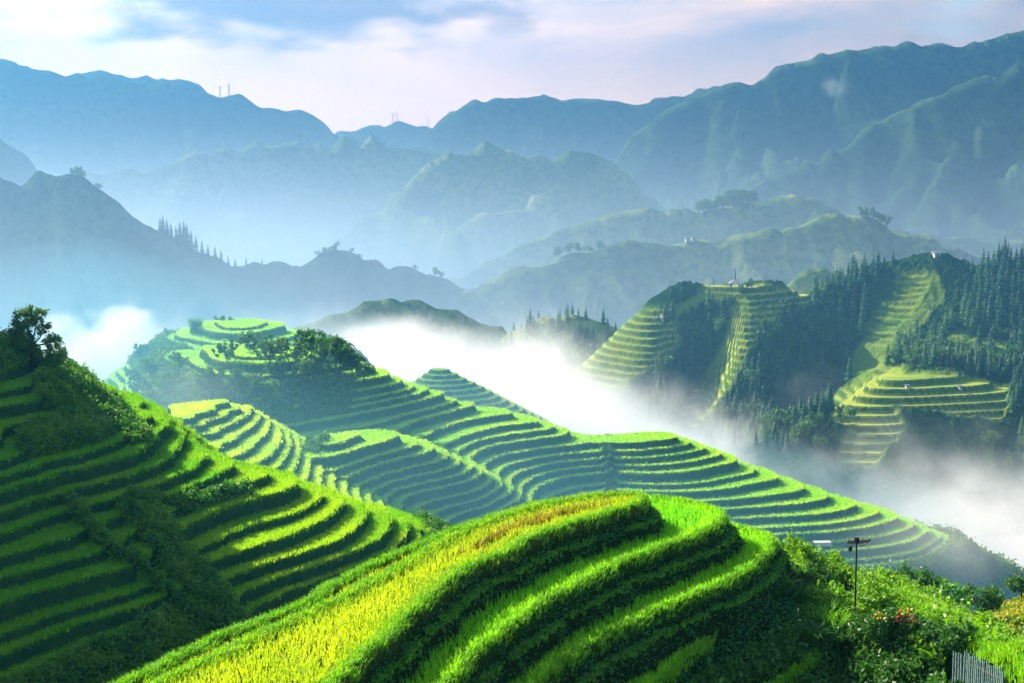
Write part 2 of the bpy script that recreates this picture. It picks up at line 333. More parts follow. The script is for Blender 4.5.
# ---- middle hillside -------------------------------------------------------
ST_M, Z0_M = 1.0, ZC - 41.7
def z3(*a): return [(340 + x / 4.645, 380 + y / 4.645) for x, y in a]
ML = [
 (0, [(583, 441.6), (609, 442.8), (634, 442.8), (657, 441.6), (671, 439.3), (677, 437)]), (0.3, [(583, 437.5), (630, 436.5), (670, 436)]),
 (-1, [(610, 450.3), (634, 450), (657, 447.5), (680.6, 445), (690, 442.3)]),
 (-2, [(610, 458.5), (634, 458), (669, 455.7), (692, 452), (704, 448.7)]),
 (-3, [(612, 466), (645, 466.7), (680.6, 464.4), (704, 460.4), (719, 455.7)]),
 (-4, [(621, 474.4), (657, 475.6), (692, 472.8), (718, 468), (734.5, 462.7)]),
 (-5, [(620, 482.7), (657, 485), (704, 482), (739, 475.6), (754, 470)]),
 (-6, [(643, 492), (680.6, 493), (727.5, 489.7), (762.6, 482.7), (779, 479)]),
 (-7, [(680, 503), (740, 499.7), (773, 496), (796, 492), (805.5, 488)]),
 (-8, [(740, 508.6), (778, 506.5), (811, 502), (826, 497)]),
 (-9, [(690, 521), (740, 518), (791, 516), (834, 512), (855.5, 506.5)]),
 (-10, [(755, 529), (803.5, 527), (846.6, 522.5), (876.6, 514)]),
 (-11, [(775.6, 536.5), (829, 534), (867, 529), (895.4, 520.8)]),
 (-12, [(786, 543.6), (841.6, 541.6), (882, 536.5), (910.6, 527.6)]),
 (-13, [(841.6, 551.5), (879.7, 548), (910, 541.6), (925, 533.4)]),
 (-14, [(841.6, 560), (887, 557), (923, 549), (937, 538)]),
 (-15, [(867, 569), (918, 562), (943, 550.5), (950, 542)]),
 (-17, [(867, 586), (928, 577), (958, 560), (966, 549)]),
 (-20, [(800, 620), (900, 610), (975, 585), (988, 562)]),
 (-0.4, [(609, 446.3), (575, 448), (540, 452), (520, 456)]), (-2.1, [(609, 459), (563, 462.7), (540, 467.4), (517, 475)]),
 (-3.4, [(609, 469), (575, 472), (540, 479), (525, 492)]), (-4.4, [(618, 476.8), (598, 478.4), (563, 483), (542, 491)]), (-5.2, [(618, 483), (575, 489), (549, 498)]),
 (1, z3((1022, 262), (850, 275), (700, 305), (620, 340), (596, 372))), (2, z3((990, 218), (860, 240), (700, 265), (590, 300), (540, 335))),
 (3, z3((930, 200), (820, 222), (680, 237), (560, 265), (480, 298))), (4, z3((800, 150), (700, 165), (560, 192), (440, 230), (345, 270))),
 (5, z3((645, 105), (560, 140), (400, 180), (280, 215), (215, 245))), (6, z3((555, 92), (450, 125), (300, 165), (200, 205), (140, 245))),
 (7, [(445.5, 394), (400, 405), (350, 416), (285, 428)]), (8, [(433.6, 390.5), (380, 402), (330, 412), (270, 420)]),
 (9, [(417.5, 388), (360, 399), (300, 408), (262, 412)]), (10, [(395.5, 383.5), (360, 390), (310, 398), (256, 404)]),
 # inner spur
 (7.7, z3((125, 250), (60, 290), (0, 320))), (6.7, z3((275, 288), (180, 320), (80, 345), (0, 372))), (5.6, z3((390, 308), (300, 350), (130, 385), (20, 430))),
 (4.6, z3((455, 338), (350, 380), (200, 410), (110, 440))), (3.6, z3((528, 362), (460, 400), (300, 420), (190, 450), (100, 500))),
 (2.6, z3((572, 390), (520, 430), (380, 455), (230, 485), (170, 540))), (1.5, z3((645, 425), (560, 465), (400, 490), (280, 510), (230, 560))),
 (0.2, z3((695, 460), (620, 510), (450, 540), (350, 570), (370, 620))), (-1.1, z3((752, 495), (650, 560), (500, 590), (440, 640))), (-2.5, z3((825, 530), (730, 590), (600, 630), (540, 660))),
 # top hill
 (15, [(222, 326), (240, 327.5), (261, 325)]), (14, [(197, 329), (215, 334), (245, 336), (275, 329)]), (13, [(180, 336), (210, 342), (245, 344.5), (292, 335)]),
 (12, [(165, 342), (200, 350), (250, 353), (312, 342)]), (11, [(372, 378), (340, 384), (300, 390), (250, 393), (190, 386), (150, 365)]), (8.5, [(135, 370), (150, 398), (200, 412)]), (5, [(118, 385), (140, 425), (230, 440)]),
 (3, [(100, 400), (130, 440)]), (1, [(80, 420), (120, 470), (260, 470)]),
]
P, V = lines_to_pts(ML, Z0_M, ST_M)
# far side of the crest falls away into the valley
crest = [(395, 383, 10), (433, 390, 8), (479, 402, 5), (512, 412, 4), (553, 426, 2), (583, 437, 0), (630, 436, 0), (677, 437, 0), (704, 449, -2), (754, 470, -5), (805, 488, -7), (855, 506, -9), (895, 521, -11), (925, 533, -13), (950, 542, -15), (988, 562, -20)]
for px, py, l in crest:
    w = onplane(px, py, Z0_M + ST_M * l)
    for dx, dy, dl in ((7, 16, -8), (16, 38, -26)):
        if l == 0: dx, dy = 2, (24 if dl == -8 else 44)
        P = np.r_[P, [[w[0] + dx, w[1] + dy]]]; V = np.r_[V, l + dl]
for px, py, l, dy in ((240, 322, 15.4, 5), (210, 325, 14.5, 16), (160, 340, 12, 22), (260, 322, 8, 26), (320, 340, 6, 26), (240, 322, 3, 38), (130, 350, 3, 30), (300, 330, -4, 50), (360, 370, 7, 14), (360, 370, -8, 40)):
    w = onplane(px, py, Z0_M + ST_M * min(l, 15)) if dy <= 5 else at(px, py, 238)[:2]
    P = np.r_[P, [[w[0], w[1] + dy]]]; V = np.r_[V, l]
FM = tps_fit(P, V, 0.006)
res = 0.18
xs = np.arange(-84, 96, res); ys = np.arange(165, 292, res)
U = upsample(FM, xs, ys, 4); X, Y = np.meshgrid(xs, ys)
U = U + 0.15 * fbm(X / 12, Y / 12, 3)
Us, riser, lip, fr, g = terrace(U, res, ST_M, 0.55)
topveg = sstep(12.0, 11.8, U) * sstep(7.0, 8.5, U) * sstep(-22, -26, X)         # bushes round the summit knoll
endveg = sstep(-15.2, -16.2, U) + sstep(68, 71, X)
veg = np.clip(topveg + endveg, 0, 1)
veg = np.maximum(veg, sstep(1.2, 0.5, np.abs(X - (14.8 + 0.0 * Y) - 0.3 * np.sin(Y))) * sstep(-8, -6, U) * sstep(0.2, -0.2, U) * 0.8)
Zs = vary(Us) * (1 - veg) + vary(U) * veg
Z = Z0_M + ST_M * Zs + veg * 0.9 * np.abs(fbm(X / 1.6, Y / 1.6, 3)) + (1 - veg) * (0.05 * rng.standard_normal(X.shape) + lip * (1 - riser) * 0.10)
ripe_and_lit = np.clip(0.25 + 0.6 * lip + 0.3 * fbm(X / 9, Y / 9, 2), 0, 1) * (1 - riser)  # yellower along the terrace lips
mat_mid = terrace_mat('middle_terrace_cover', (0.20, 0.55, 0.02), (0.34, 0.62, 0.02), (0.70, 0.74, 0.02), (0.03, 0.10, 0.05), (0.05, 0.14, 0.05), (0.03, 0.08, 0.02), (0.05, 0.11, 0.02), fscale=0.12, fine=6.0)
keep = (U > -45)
o = grid_obj('terraced_hillside', X, Y, np.maximum(Z, -2), mat_mid, dict(riser=riser, veg=veg, ripe_and_lit=ripe_and_lit), keep, smooth=False)
tag(o, 'long terraced rice hillside running down to the right behind the front ridge', 'terraced hill', kind='structure')
FIELDS['mid'] = (xs, ys, Z); MID = dict(U=U, riser=riser, veg=veg, ripe_and_lit=ripe_and_lit, xs=xs, ys=ys, Z=Z)

# ---- small near spur (yellow disc terraces) ---------------------------------
def z2(*a): return [(130 + x / 4.452, 380 + y / 4.452) for x, y in a]
ST_K, Z0_K = 0.78, ZC - 28.4
KL = [(0, z2((140, 165), (195, 182), (250, 160), (315, 130))), (0.1, z2((170, 125), (270, 97), (400, 90), (445, 98))), (0.9, z2((230, 140), (300, 115), (380, 108))),
 (-1, z2((150, 190), (215, 212), (265, 212), (340, 180), (420, 150), (462, 112))), (-2, z2((270, 268), (345, 245), (400, 215), (480, 185), (553, 125))),
 (-3, z2((350, 320), (400, 290), (455, 280), (500, 240), (560, 200), (582, 145))), (-4, z2((450, 345), (510, 330), (540, 285), (600, 240), (612, 180))),
 (-5, z2((560, 370), (620, 350), (665, 305), (690, 260), (655, 200))), (-6, z2((640, 400), (680, 350), (710, 300), (700, 225))),
 (-7, z2((700, 440), (735, 380), (752, 310), (735, 255))), (-8, z2((780, 460), (800, 380), (797, 290))), (-9, z2((850, 470), (855, 390), (842, 318))),
 (-11, z2((960, 500), (960, 430), (930, 380))), (-3, z2((60, 210), (140, 260))), (-6, z2((0, 260), (100, 330), (250, 380)))]
P, V = lines_to_pts(KL, Z0_K, ST_K)
for px, py, l in ((165, 412, -0.5), (195, 401, 0), (232, 402, -0.5), (253, 406, -2), (262, 412, -3), (272, 421, -4.5), (285, 428, -6), (307, 443, -8), (320, 450, -9), (345, 470, -12)):
    w = onplane(px, py, Z0_K + ST_K * l)
    for dx, dy, dl in ((1.5, 7, -5), (3, 16, -16)):
        P = np.r_[P, [[w[0] + dx, w[1] + dy]]]; V = np.r_[V, l + dl]
FK = tps_fit(P, V, 0.002)
res = 0.14
xs = np.arange(-52, -12, res); ys = np.arange(145, 205, res)
U = upsample(FK, xs, ys, 5); X, Y = np.meshgrid(xs, ys); U = U + 0.06 * fbm(X / 5, Y / 5, 2)
Us, riser, lip, fr, g = terrace(U, res, ST_K, 0.45)
Us = np.minimum(Us, 0.0 + 0 * Us)
riser = np.where(U > 0, 0, riser); 
Z = Z0_K + ST_K * Us + 0.04 * rng.standard_normal(X.shape) + lip * (1 - riser) * 0.08
ripe_and_lit = np.clip(0.75 + 0.3 * fbm(X / 9, Y / 9, 2), 0, 1) * (1 - riser)
keepK = U > -19
o = grid_obj('terraced_spur', X, Y, Z, mat_mid, dict(riser=riser, veg=riser * 0, ripe_and_lit=ripe_and_lit), keepK, smooth=False)
tag(o, 'small terraced spur of yellow rice steps behind the left hill', 'terraced hill', kind='structure')
FIELDS['spur'] = (xs, ys, Z); SPUR = dict(U=U, riser=riser, veg=riser * 0, ripe_and_lit=ripe_and_lit, xs=xs, ys=ys, Z=Z)

# ---- left hillside ----------------------------------------------------------
def zA(*a): return [(x / 5.12, 420 + y / 5.12) for x, y in a]
ST_L, Z0_L = 0.88, ZC - 22.9
LL = [
 (8, [(0, 352), (24, 350)]), (7, [(0, 375), (14, 370), (30, 362)]), (6, [(0, 391), (25, 384), (49, 375)]), (5, [(0, 409), (22, 405.5), (60, 397), (80, 392)]),
 (4, [(0, 427), (30, 419), (70, 410), (95, 400)]), (3, [(0, 459), (49, 443), (94, 430), (112, 415), (118, 397)]), (2, [(0, 478), (57, 464), (98, 449), (117, 440), (132, 428), (155, 415)]),
 (1, [(0, 493), (30, 484), (68, 474), (98, 466), (125, 458), (148, 447), (164, 430)]),
 (0, [(0, 511), (32, 496), (58.6, 488), (98, 480.5), (137, 471), (166, 457), (177, 443)]),
 (-1, [(0, 531), (57, 512), (90, 503), (117, 499), (135, 490), (166, 482.5), (187.5, 472.7), (200, 463), (206, 453)]),
 (-2, [(20, 553), (60, 542), (92, 532), (120, 517), (145, 504), (168, 495), (200, 486), (219, 472), (228, 461)]),
 (-3, [(0, 580), (60, 563), (105, 550), (140, 530), (165, 514), (190, 503.5), (229, 490), (246.6, 486), (262, 480), (273, 472)]),
 (-4, [(0, 608), (80, 583), (140, 565), (165, 545), (190, 526), (209, 517), (249, 503.5), (280, 496), (296, 485)]),
 (-5, [(0, 633), (64, 611), (127, 591), (156, 578), (180, 560), (205, 543), (225, 533), (278, 519), (303, 511), (320, 495.5)]),
 (-6, [(0, 659), (82, 627), (117, 617), (174, 600), (195, 578), (210, 563), (248, 550.6), (286, 539), (317, 525), (332, 515), (341, 500)]),
 (-7, [(0, 683), (100, 640), (165, 616), (200, 596), (218, 582), (274, 561), (312, 552), (340, 538), (360, 523), (362, 505)]),
 (-8, [(60, 683), (170, 635), (210, 612), (235, 600), (263, 583.6), (317, 567), (352, 555.7), (378, 538), (384, 518)]),
 (-9, [(130, 683), (200, 645), (240, 620), (268, 604), (301, 591), (342, 573), (378, 562), (400, 548), (409, 530)]),
 (-10, [(220, 655), (266, 616), (310, 598), (360, 582), (400, 565), (418, 543), (423, 527)]),
 (-11.5, [(240, 670), (300, 622), (380, 590), (430, 560), (440, 530)]), (-13, [(280, 670), (340, 625), (420, 590), (460, 545)]),
]
P, V = lines_to_pts(LL, Z0_L, ST_L)
for px, py, l in ((24, 350, 8), (50, 376, 6), (82, 391, 5), (118, 393, 3), (157, 413, 2), (177, 442, 0), (206, 452, -1), (228, 460, -2), (273, 470, -3), (320, 490, -5), (362, 498, -7), (409, 526, -9), (445, 529, -12)):
    w = onplane(px, py, Z0_L + ST_L * l)
    for dx, dy, dl in ((2, 6, -3), (8, 16, -14), (15, 30, -28)):
        P = np.r_[P, [[w[0] + dx, w[1] + dy]]]; V = np.r_[V, l + dl]
for wx, wy, l in ((-60, 126, 9.5), (-66, 110, 8), (-58, 75, -3), (-52, 55, -11), (-40, 48, -15), (-25, 56, -17), (-10, 70, -19)):
    P = np.r_[P, [[wx, wy]]]; V = np.r_[V, l]
FL = tps_fit(P, V, 0.003)
res = 0.115
xs = np.arange(-64, 4, res); ys = np.arange(54, 152, res)
U = upsample(FL, xs, ys, 6); X, Y = np.meshgrid(xs, ys); U = U + 0.17 * fbm(X / 8, Y / 8, 3)
Us, riser, lip, fr, g = terrace(U, res, ST_L, 0.32)
PX, PY = project(X, Y, Z0_L + ST_L * U)
def seg_band(px, py, pts, w):
    """1 near a polyline given in the projected plan, fading over w"""
    d = np.full(px.shape, 1e9)
    for (ax, ay), (bx, by) in zip(pts[:-1], pts[1:]):
        L2 = (bx - ax) ** 2 + (by - ay) ** 2; t = np.clip(((px - ax) * (bx - ax) + (py - ay) * (by - ay)) / L2, 0, 1)
        d = np.minimum(d, np.hypot(px - ax - t * (bx - ax), py - ay - t * (by - ay)))
    return sstep(w, w * 0.65, d)
nz = 5 * fbm(X / 3, Y / 3, 2)
veg = np.maximum.reduce([
 seg_band(PX + nz, PY + nz, [(60, 385), (80, 402), (95, 418)], 27), seg_band(PX + nz, PY, [(98, 415), (118, 412), (128, 424), (140, 436)], 9), seg_band(PX + nz, PY, [(30, 440), (60, 432), (90, 425)], 14),
 seg_band(PX + nz, PY + nz, [(136, 508), (152, 520), (162, 540), (178, 562), (196, 580), (212, 600), (240, 640)], 17),
 seg_band(PX, PY + nz, [(140, 505), (185, 506), (215, 500), (245, 492)], 5), seg_band(PX, PY, [(70, 500), (95, 535), (112, 552), (150, 575), (178, 606)], 3.5),
 seg_band(PX + nz, PY + nz, [(-30, 715), (60, 678), (120, 656), (190, 622)], 17)])
veg = np.maximum(veg, sstep(-10.6, -11.6, U)); veg = np.maximum(veg, sstep(6.9, 7.5, U) * sstep(-26, -28, X))
Zs = vary(Us) * (1 - veg) + vary(U) * veg
Z = Z0_L + ST_L * Zs + veg * (0.8 * np.abs(fbm(X / 1.1, Y / 1.1, 3)) + 0.12 * rng.standard_normal(X.shape)) + (1 - veg) * (0.03 * rng.standard_normal(X.shape) + lip * (1 - riser) * 0.10)
ripe_and_lit = np.clip(0.0 + 0.6 * sstep(-30, -16, X) + 0.35 * fbm(X / 9, Y / 9, 2), 0, 1) * (1 - riser)  # shade painted on the left as darker green rice, sun as yellower rice rightward
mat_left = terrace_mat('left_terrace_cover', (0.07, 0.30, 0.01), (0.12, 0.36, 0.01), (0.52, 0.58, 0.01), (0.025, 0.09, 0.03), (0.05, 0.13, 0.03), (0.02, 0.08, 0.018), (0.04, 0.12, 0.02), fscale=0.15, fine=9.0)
o = grid_obj('terraced_hillside', X, Y, Z, mat_left, dict(riser=riser, veg=veg, ripe_and_lit=ripe_and_lit), U > -30, smooth=False)
tag(o, 'steep shaded terraced rice hillside filling the left side', 'terraced hill', kind='structure')
FIELDS['left'] = (xs, ys, Z); LEFT = dict(U=U, riser=riser, veg=veg, ripe_and_lit=ripe_and_lit, xs=xs, ys=ys, Z=Z, PX=PX, PY=PY)

# unseen shoulder added left of the picture, shaped to keep sun off the hillside's foot
X, Y = np.meshgrid(np.arange(-150, -60, 1.0), np.arange(30, 175, 1.0))
rl = np.interp(Y, [30, 60, 90, 120, 138, 150, 175], [16, 27, 34, 29, 12, -14, -45])
Zh = ZC + rl + 3 * fbm(X / 14, Y / 14, 3) - 0.55 * np.abs(X + 84) * sstep(0, 30, np.abs(X + 84))
Zh = np.maximum(Zh, 1)
o = grid_obj('unseen_shade_shoulder', X, Y, Zh, mat_left, dict(riser=Zh * 0, veg=Zh * 0 + 1, ripe_and_lit=Zh * 0)); tag(o, 'unseen shoulder added outside the picture to shade the left hillside', 'hill', kind='structure')

# ---- front ridge (nested terrace plans) -------------------------------------
LEV = [  # depth below eye, outline in the picture (each lies on its own level plane)
 (10.5, [(40, 725), (128, 683), (223, 637), (292, 612), (360, 570), (429, 543), (477, 523), (560, 500), (560, 512), (440, 570), (360, 640), (0, 900)]),
 (10.0, [(60, 735), (163, 683), (249, 643), (326, 607), (395, 571), (421, 557), (459.5, 534), (500, 518), (550, 506), (600, 498), (634, 496), (645, 498), (646, 506), (640, 509), (583, 526), (537, 540), (507, 558), (476, 569), (446, 588), (432, 603), (403, 627), (378, 652), (335, 690), (250, 780), (150, 900), (-100, 900)]),
 (10.85, [(300, 900), (380, 770), (451, 688), (464, 673), (478, 657), (507, 635), (542, 610), (575, 591), (603, 578), (625, 567), (645, 558), (680.6, 546), (709, 535), (724, 525), (727, 518), (715, 512), (690, 504), (660, 499), (560, 505), (300, 750)]),
 (11.75, [(380, 900), (470, 760), (540, 687), (570, 664), (600, 645), (651, 620), (684, 604), (727, 587), (750, 575), (762, 564), (772, 553), (776, 545), (770, 539), (758, 535), (734, 528), (700, 518), (600, 560), (350, 800)]),
 (12.8, [(480, 900), (590, 750), (658, 688), (689, 664), (714, 641), (740, 625), (762, 612), (778, 599), (788, 586), (789, 579), (780, 574), (740, 570), (640, 620), (450, 800)]),
 (13.9, [(640, 850), (720, 740), (778, 688), (798, 676), (815, 666), (824, 655), (827, 640), (822, 632), (805, 628), (760, 625), (650, 720)]),
 (15.0, [(740, 850), (800, 740), (848, 688), (856, 672), (860, 657), (850, 648), (800, 660), (700, 800)]),
]
def sdf(X, Y, poly):
    d = np.full(X.shape, 1e9); ins = np.zeros(X.shape, bool); n = len(poly)
    for i in range(n):
        ax, ay = poly[i]; bx, by = poly[(i + 1) % n]
        L2 = (bx - ax) ** 2 + (by - ay) ** 2 + 1e-12; t = np.clip(((X - ax) * (bx - ax) + (Y - ay) * (by - ay)) / L2, 0, 1)
        d = np.minimum(d, (X - ax - t * (bx - ax)) ** 2 + (Y - ay - t * (by - ay)) ** 2)
        c = ((ay > Y) != (by > Y)) & (X < (bx - ax) * (Y - ay) / (by - ay + 1e-12) + ax); ins ^= c
    d = np.sqrt(d); return np.where(ins, -d, d)
def smooth_poly(p, it=2):
    for _ in range(it):
        q = np.roll(p, -1, 0); p = np.stack([0.75 * p + 0.25 * q, 0.25 * p + 0.75 * q], 1).reshape(-1, 2)
    return p
res = 0.075
xs = np.arange(-17, 27, res); ys = np.arange(14, 76, res); X, Y = np.meshgrid(xs, ys)
wx = X + 0.10 * fbm(X / 1.3, Y / 1.3, 2); wy = Y + 0.10 * fbm(X / 1.3 + 7, Y / 1.3, 2)
Z = np.full(X.shape, -1e9); LVL = np.full(X.shape, -1); SD = np.full(X.shape, 9.0)
for k, (h, pts) in enumerate(LEV):
    p = np.array(pts, float); w = smooth_poly(onplane(p[:, 0], p[:, 1], ZC - h), 1)
    sd = sdf(wx, wy, w)
    prof = 2.5 * np.clip(sd, 0, 0.17) + 0.2 * np.clip(sd - 0.17, 0, 0.2) + 2.5 * np.clip(sd - 0.37, 0, 0.24) + 0.80 * np.clip(sd - 0.61, 0, 100)
    zk = ZC - h - prof
    hit = zk > Z; Z = np.where(hit, zk, Z); LVL = np.where(hit, k, LVL); SD = np.where(hit, sd, SD)
# right shoulder beyond the gully: ridge lines with falling banks
def ridge(pts, slope, slope2):
    out = np.full(X.shape, -1e9)
    w = [at(a, b, c) for a, b, c in pts]
    for a, b in zip(w[:-1], w[1:]):
        L2 = (b[0] - a[0]) ** 2 + (b[1] - a[1]) ** 2; t = np.clip(((X - a[0]) * (b[0] - a[0]) + (Y - a[1]) * (b[1] - a[1])) / L2, 0, 1)
        cxx = a[0] + t * (b[0] - a[0]); cyy = a[1] + t * (b[1] - a[1]); d = np.hypot(X - cxx, Y - cyy)
        s = np.where(Y < cyy, slope, slope2)
        out = np.maximum(out, a[2] + t * (b[2] - a[2]) - s * np.maximum(d - 0.5, 0))
    return out
R1 = ridge([(765, 556, 49), (784, 551, 51), (809, 559, 52), (838, 571, 53), (854, 578, 54), (873, 584, 56), (897, 590, 58), (918, 597, 60)], 0.95, 0.6)
R2 = ridge([(868, 592, 51), (890, 602, 48), (905, 608, 46), (922, 617, 43.5), (941, 627, 41.5), (968, 640, 39), (997, 652, 37), (1024, 668, 35), (1090, 700, 31)], 1.5, 0.7)
R3 = ridge([(840, 612, 45), (870, 622, 43), (895, 632, 41), (915, 655, 38)], 0.8, 0.8)
def stepz(z, s, w=0.35):
    u = z / s; f = np.floor(u); fr = u - f; return s * (f + np.clip((fr - (1 - w)) / w, 0, 1))
RR = np.maximum(np.maximum(stepz(R1 + 0.3 * fbm(X / 3, Y / 3, 2), 1.1, 0.4) , R2), R3)
right = RR > Z
bank = sstep(0.0, 0.12, SD)
front_veg = np.where(right, 1.0, bank)
Z = np.maximum(Z, RR)
lump = np.abs(fbm(X / 0.8, Y / 0.8, 3))
big = np.where(right, 0.45, np.where(SD > 1.2, 0.5, 0.10))
Z = Z + front_veg * big * lump + 0.02 * rng.standard_normal(X.shape)
Z = np.maximum(Z, 60)
lipf = np.where(right, 0, np.exp(-((SD + 0.12) / 0.16) ** 2)); Z = Z + 0.10 * lipf
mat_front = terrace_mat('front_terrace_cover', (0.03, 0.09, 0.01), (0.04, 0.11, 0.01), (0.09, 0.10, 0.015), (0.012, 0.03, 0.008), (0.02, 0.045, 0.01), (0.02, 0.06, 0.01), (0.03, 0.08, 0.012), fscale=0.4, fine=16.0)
o = grid_obj('terraced_ridge', X, Y, Z, mat_front, dict(riser=np.where(right, 0, bank), veg=np.where(right | (SD > 1.2), 1.0, 0.0), ripe_and_lit=np.where(LVL <= 1, 1.0, 0.0)), Z > 61, smooth=False)
tag(o, 'front ridge stepped into curving rice paddies', 'terraced hill', kind='structure')
FIELDS['front'] = (xs, ys, Z); FRONT = dict(X=X, Y=Y, Z=Z, LVL=LVL, SD=SD, right=right)

# ---- right hills ------------------------------------------------------------
RP = [(480, 400, 380), (520, 395, 385), (567, 378, 395), (605, 348, 400), (650, 318, 402), (691, 300, 405), (718, 288, 405), (750, 286, 405), (796, 290, 410), (823, 294, 420),
 (850, 276, 425), (886, 270, 425), (918, 257, 425), (936, 256, 425), (959, 264, 425), (981, 274, 425), (1004, 264, 425), (1024, 262, 425), (1100, 262, 425), (1180, 270, 425),
 (600, 400, 380), (640, 385, 378), (620, 360, 391), (660, 345, 390), (590, 430, 368), (650, 430, 366), (690, 355, 402), (705, 392, 396), (680, 325, 402), (690, 430, 384),
 (760, 305, 396), (750, 342, 386), (735, 378, 376), (700, 440, 358), (790, 315, 402), (800, 345, 405), (790, 400, 396), (780, 440, 384), (860, 305, 415), (880, 342, 400), (855, 382, 385), (830, 340, 408),
 (930, 292, 413), (930, 332, 396), (960, 362, 378), (1000, 345, 388), (1010, 302, 405), (1090, 330, 395), (900, 368, 366), (920, 368, 366), (1000, 382, 362),
 (891, 374, 352), (925, 376, 352), (965, 381, 352), (1004, 390, 352), (1060, 400, 350), (870, 388, 347), (845, 404, 342), (820, 425, 334), (830, 395, 380), (800, 440, 362),
 (900, 412, 338), (960, 415, 340), (1010, 432, 338), (900, 452, 324), (850, 462, 322), (960, 472, 322), (790, 465, 318), (880, 510, 300), (1000, 510, 305), (780, 510, 300), (700, 480, 330), (600, 470, 345), (1090, 470, 325)]
W = np.array([at(a, b, c) for a, b, c in RP])
extra = []
for px, py, d in RP[:20]:
    w = at(px, py, d); extra += [(w[0], w[1] + 35, w[2] - 18), (w[0], w[1] + 80, w[2] - 55)]
for px in (690, 712, 735, 760, 785, 805): extra += [tuple(at(px, 293, 416)), tuple(at(px, 302, 428))]
W = np.r_[W, np.array(extra)]
FR = tps_fit(W[:, :2], W[:, 2], 0.01)
res = 0.5
xs = np.arange(-20, 185, res); ys = np.arange(292, 500, res)
B = upsample(FR, xs, ys, 4); X, Y = np.meshgrid(xs, ys)
B0 = B; B = B + 1.2 * fbm(X / 16, Y / 16, 4)
PX, PY = project(X, Y, B)
def blob(pts, w): return seg_band(PX + 6 * fbm(X / 9, Y / 9, 2), PY + 4 * fbm(X / 9 + 5, Y / 9, 2), pts, w)
front_side = sstep(20, 0, Y - 425)
ter = np.maximum.reduce([blob([(585, 385), (625, 350), (650, 335)], 36), blob([(715, 292), (760, 296), (800, 297)], 14), blob([(750, 300), (745, 330), (735, 350), (715, 385), (695, 410)], 19), blob([(745, 330), (775, 320), (790, 300)], 12),
                         blob([(850, 405), (890, 385), (960, 395), (990, 400)], 24), blob([(880, 420), (860, 450)], 26), 0.45 * blob([(912, 285), (900, 305), (880, 330)], 18)])
st = 1.7
u = (B0 + 0.25 * fbm(X / 14, Y / 14, 2)) / st; Us, riser, lip, fr, g = terrace(u, res, st, 0.9)
forest = np.clip(1 - ter, 0, 1)
dry = np.maximum.reduce([blob([(925, 290), (905, 320), (880, 350), (865, 375)], 22), blob([(960, 345), (1000, 352)], 16), blob([(895, 375), (915, 378)], 10), blob([(705, 297), (685, 306), (665, 318)], 6)])
Z = B * (1 - ter) + st * Us * ter + forest * (1 - 0.6 * dry) * 1.3 * np.abs(fbm(X / 3.2, Y / 3.2, 3))
ripe_and_lit = np.clip(0.35 + 0.5 * lip + 0.5 * fbm(X / 15, Y / 15, 3), 0, 1)  # yellower along the lips of the steps
mat_right = terrace_mat('right_hill_cover', (0.20, 0.36, 0.04), (0.30, 0.40, 0.04), (0.70, 0.66, 0.10), (0.06, 0.14, 0.03), (0.09, 0.17, 0.03), (0.02, 0.07, 0.018), (0.04, 0.10, 0.02), fscale=0.05, fine=1.5, bump=0.5)
nt = mat_right.node_tree
# dry slopes
vegv = forest
mat_right2 = mat_right
o = grid_obj('wooded_hill', X, Y, np.maximum(Z, -2), mat_right, dict(riser=riser * ter, veg=vegv * (1 - 0.75 * dry), ripe_and_lit=ripe_and_lit * ter), None, smooth=False)
tag(o, 'steep wooded hill with terraced spurs on the right across the fog', 'hill', kind='structure')
FIELDS['right'] = (xs, ys, Z); RIGHT = dict(X=X, Y=Y, Z=Z, PX=PX, PY=PY, ter=ter, dry=dry)

# ---- pale terraced mound just clearing the fog behind the crest
c_ = at(438, 369, 285); X, Y = np.meshgrid(np.arange(c_[0] - 26, c_[0] + 34, 0.3), np.arange(c_[1] - 24, c_[1] + 30, 0.3))
U = (1.4 - np.hypot((X - c_[0]) / np.where(X > c_[0], 1.35, 1.0), (Y - c_[1])) * 0.8) + 0.15 * fbm(X / 6, Y / 6, 2)
Us, riser, lip, fr, g = terrace(U, 0.3, 1.0, 0.5); Us = np.minimum(Us, 0)
o = grid_obj('terraced_mound', X, Y, np.maximum(c_[2] + 0.9 * Us + 0.03 * rng.standard_normal(X.shape), 1), mat_mid, dict(riser=np.where(U > 0, 0, riser), veg=X * 0, ripe_and_lit=0.7 * (1 - riser)), U > -12, smooth=False)
tag(o, 'pale terraced mound showing through the fog just behind the crest', 'terraced hill', kind='structure')

# ---- small slope at lower right
SP = [(940, 650, 80), (961, 632, 82), (975, 627, 83), (1004, 613, 85), (1024, 603, 87), (1060, 585, 90), (1120, 560, 92), (960, 650, 76), (1000, 640, 77), (1030, 630, 80), (1080, 600, 84), (980, 670, 70), (1030, 665, 70), (1100, 650, 70), (930, 690, 72)]
W = np.array([at(a, b, c) for a, b, c in SP]); W = np.r_[W, [[w[0] - 2, w[1] + 14, w[2] - 12] for w in W[:7]]]
FS = tps_fit(W[:, :2], W[:, 2], 0.01); res = 0.25
xs = np.arange(22, 50, res); ys = np.arange(62, 104, res); X, Y = np.meshgrid(xs, ys)
Z = tps_eval(FS, X, Y) + 0.5 * np.abs(fbm(X / 1.5, Y / 1.5, 3))
mat_slope = terrace_mat('bushy_slope_cover', (0.16, 0.20, 0.02), (0.30, 0.24, 0.03), (0.3, 0.2, 0.04), (0.03, 0.1, 0.02), (0.05, 0.12, 0.02), (0.20, 0.24, 0.025), (0.34, 0.24, 0.05), fscale=0.2, fine=5.0)
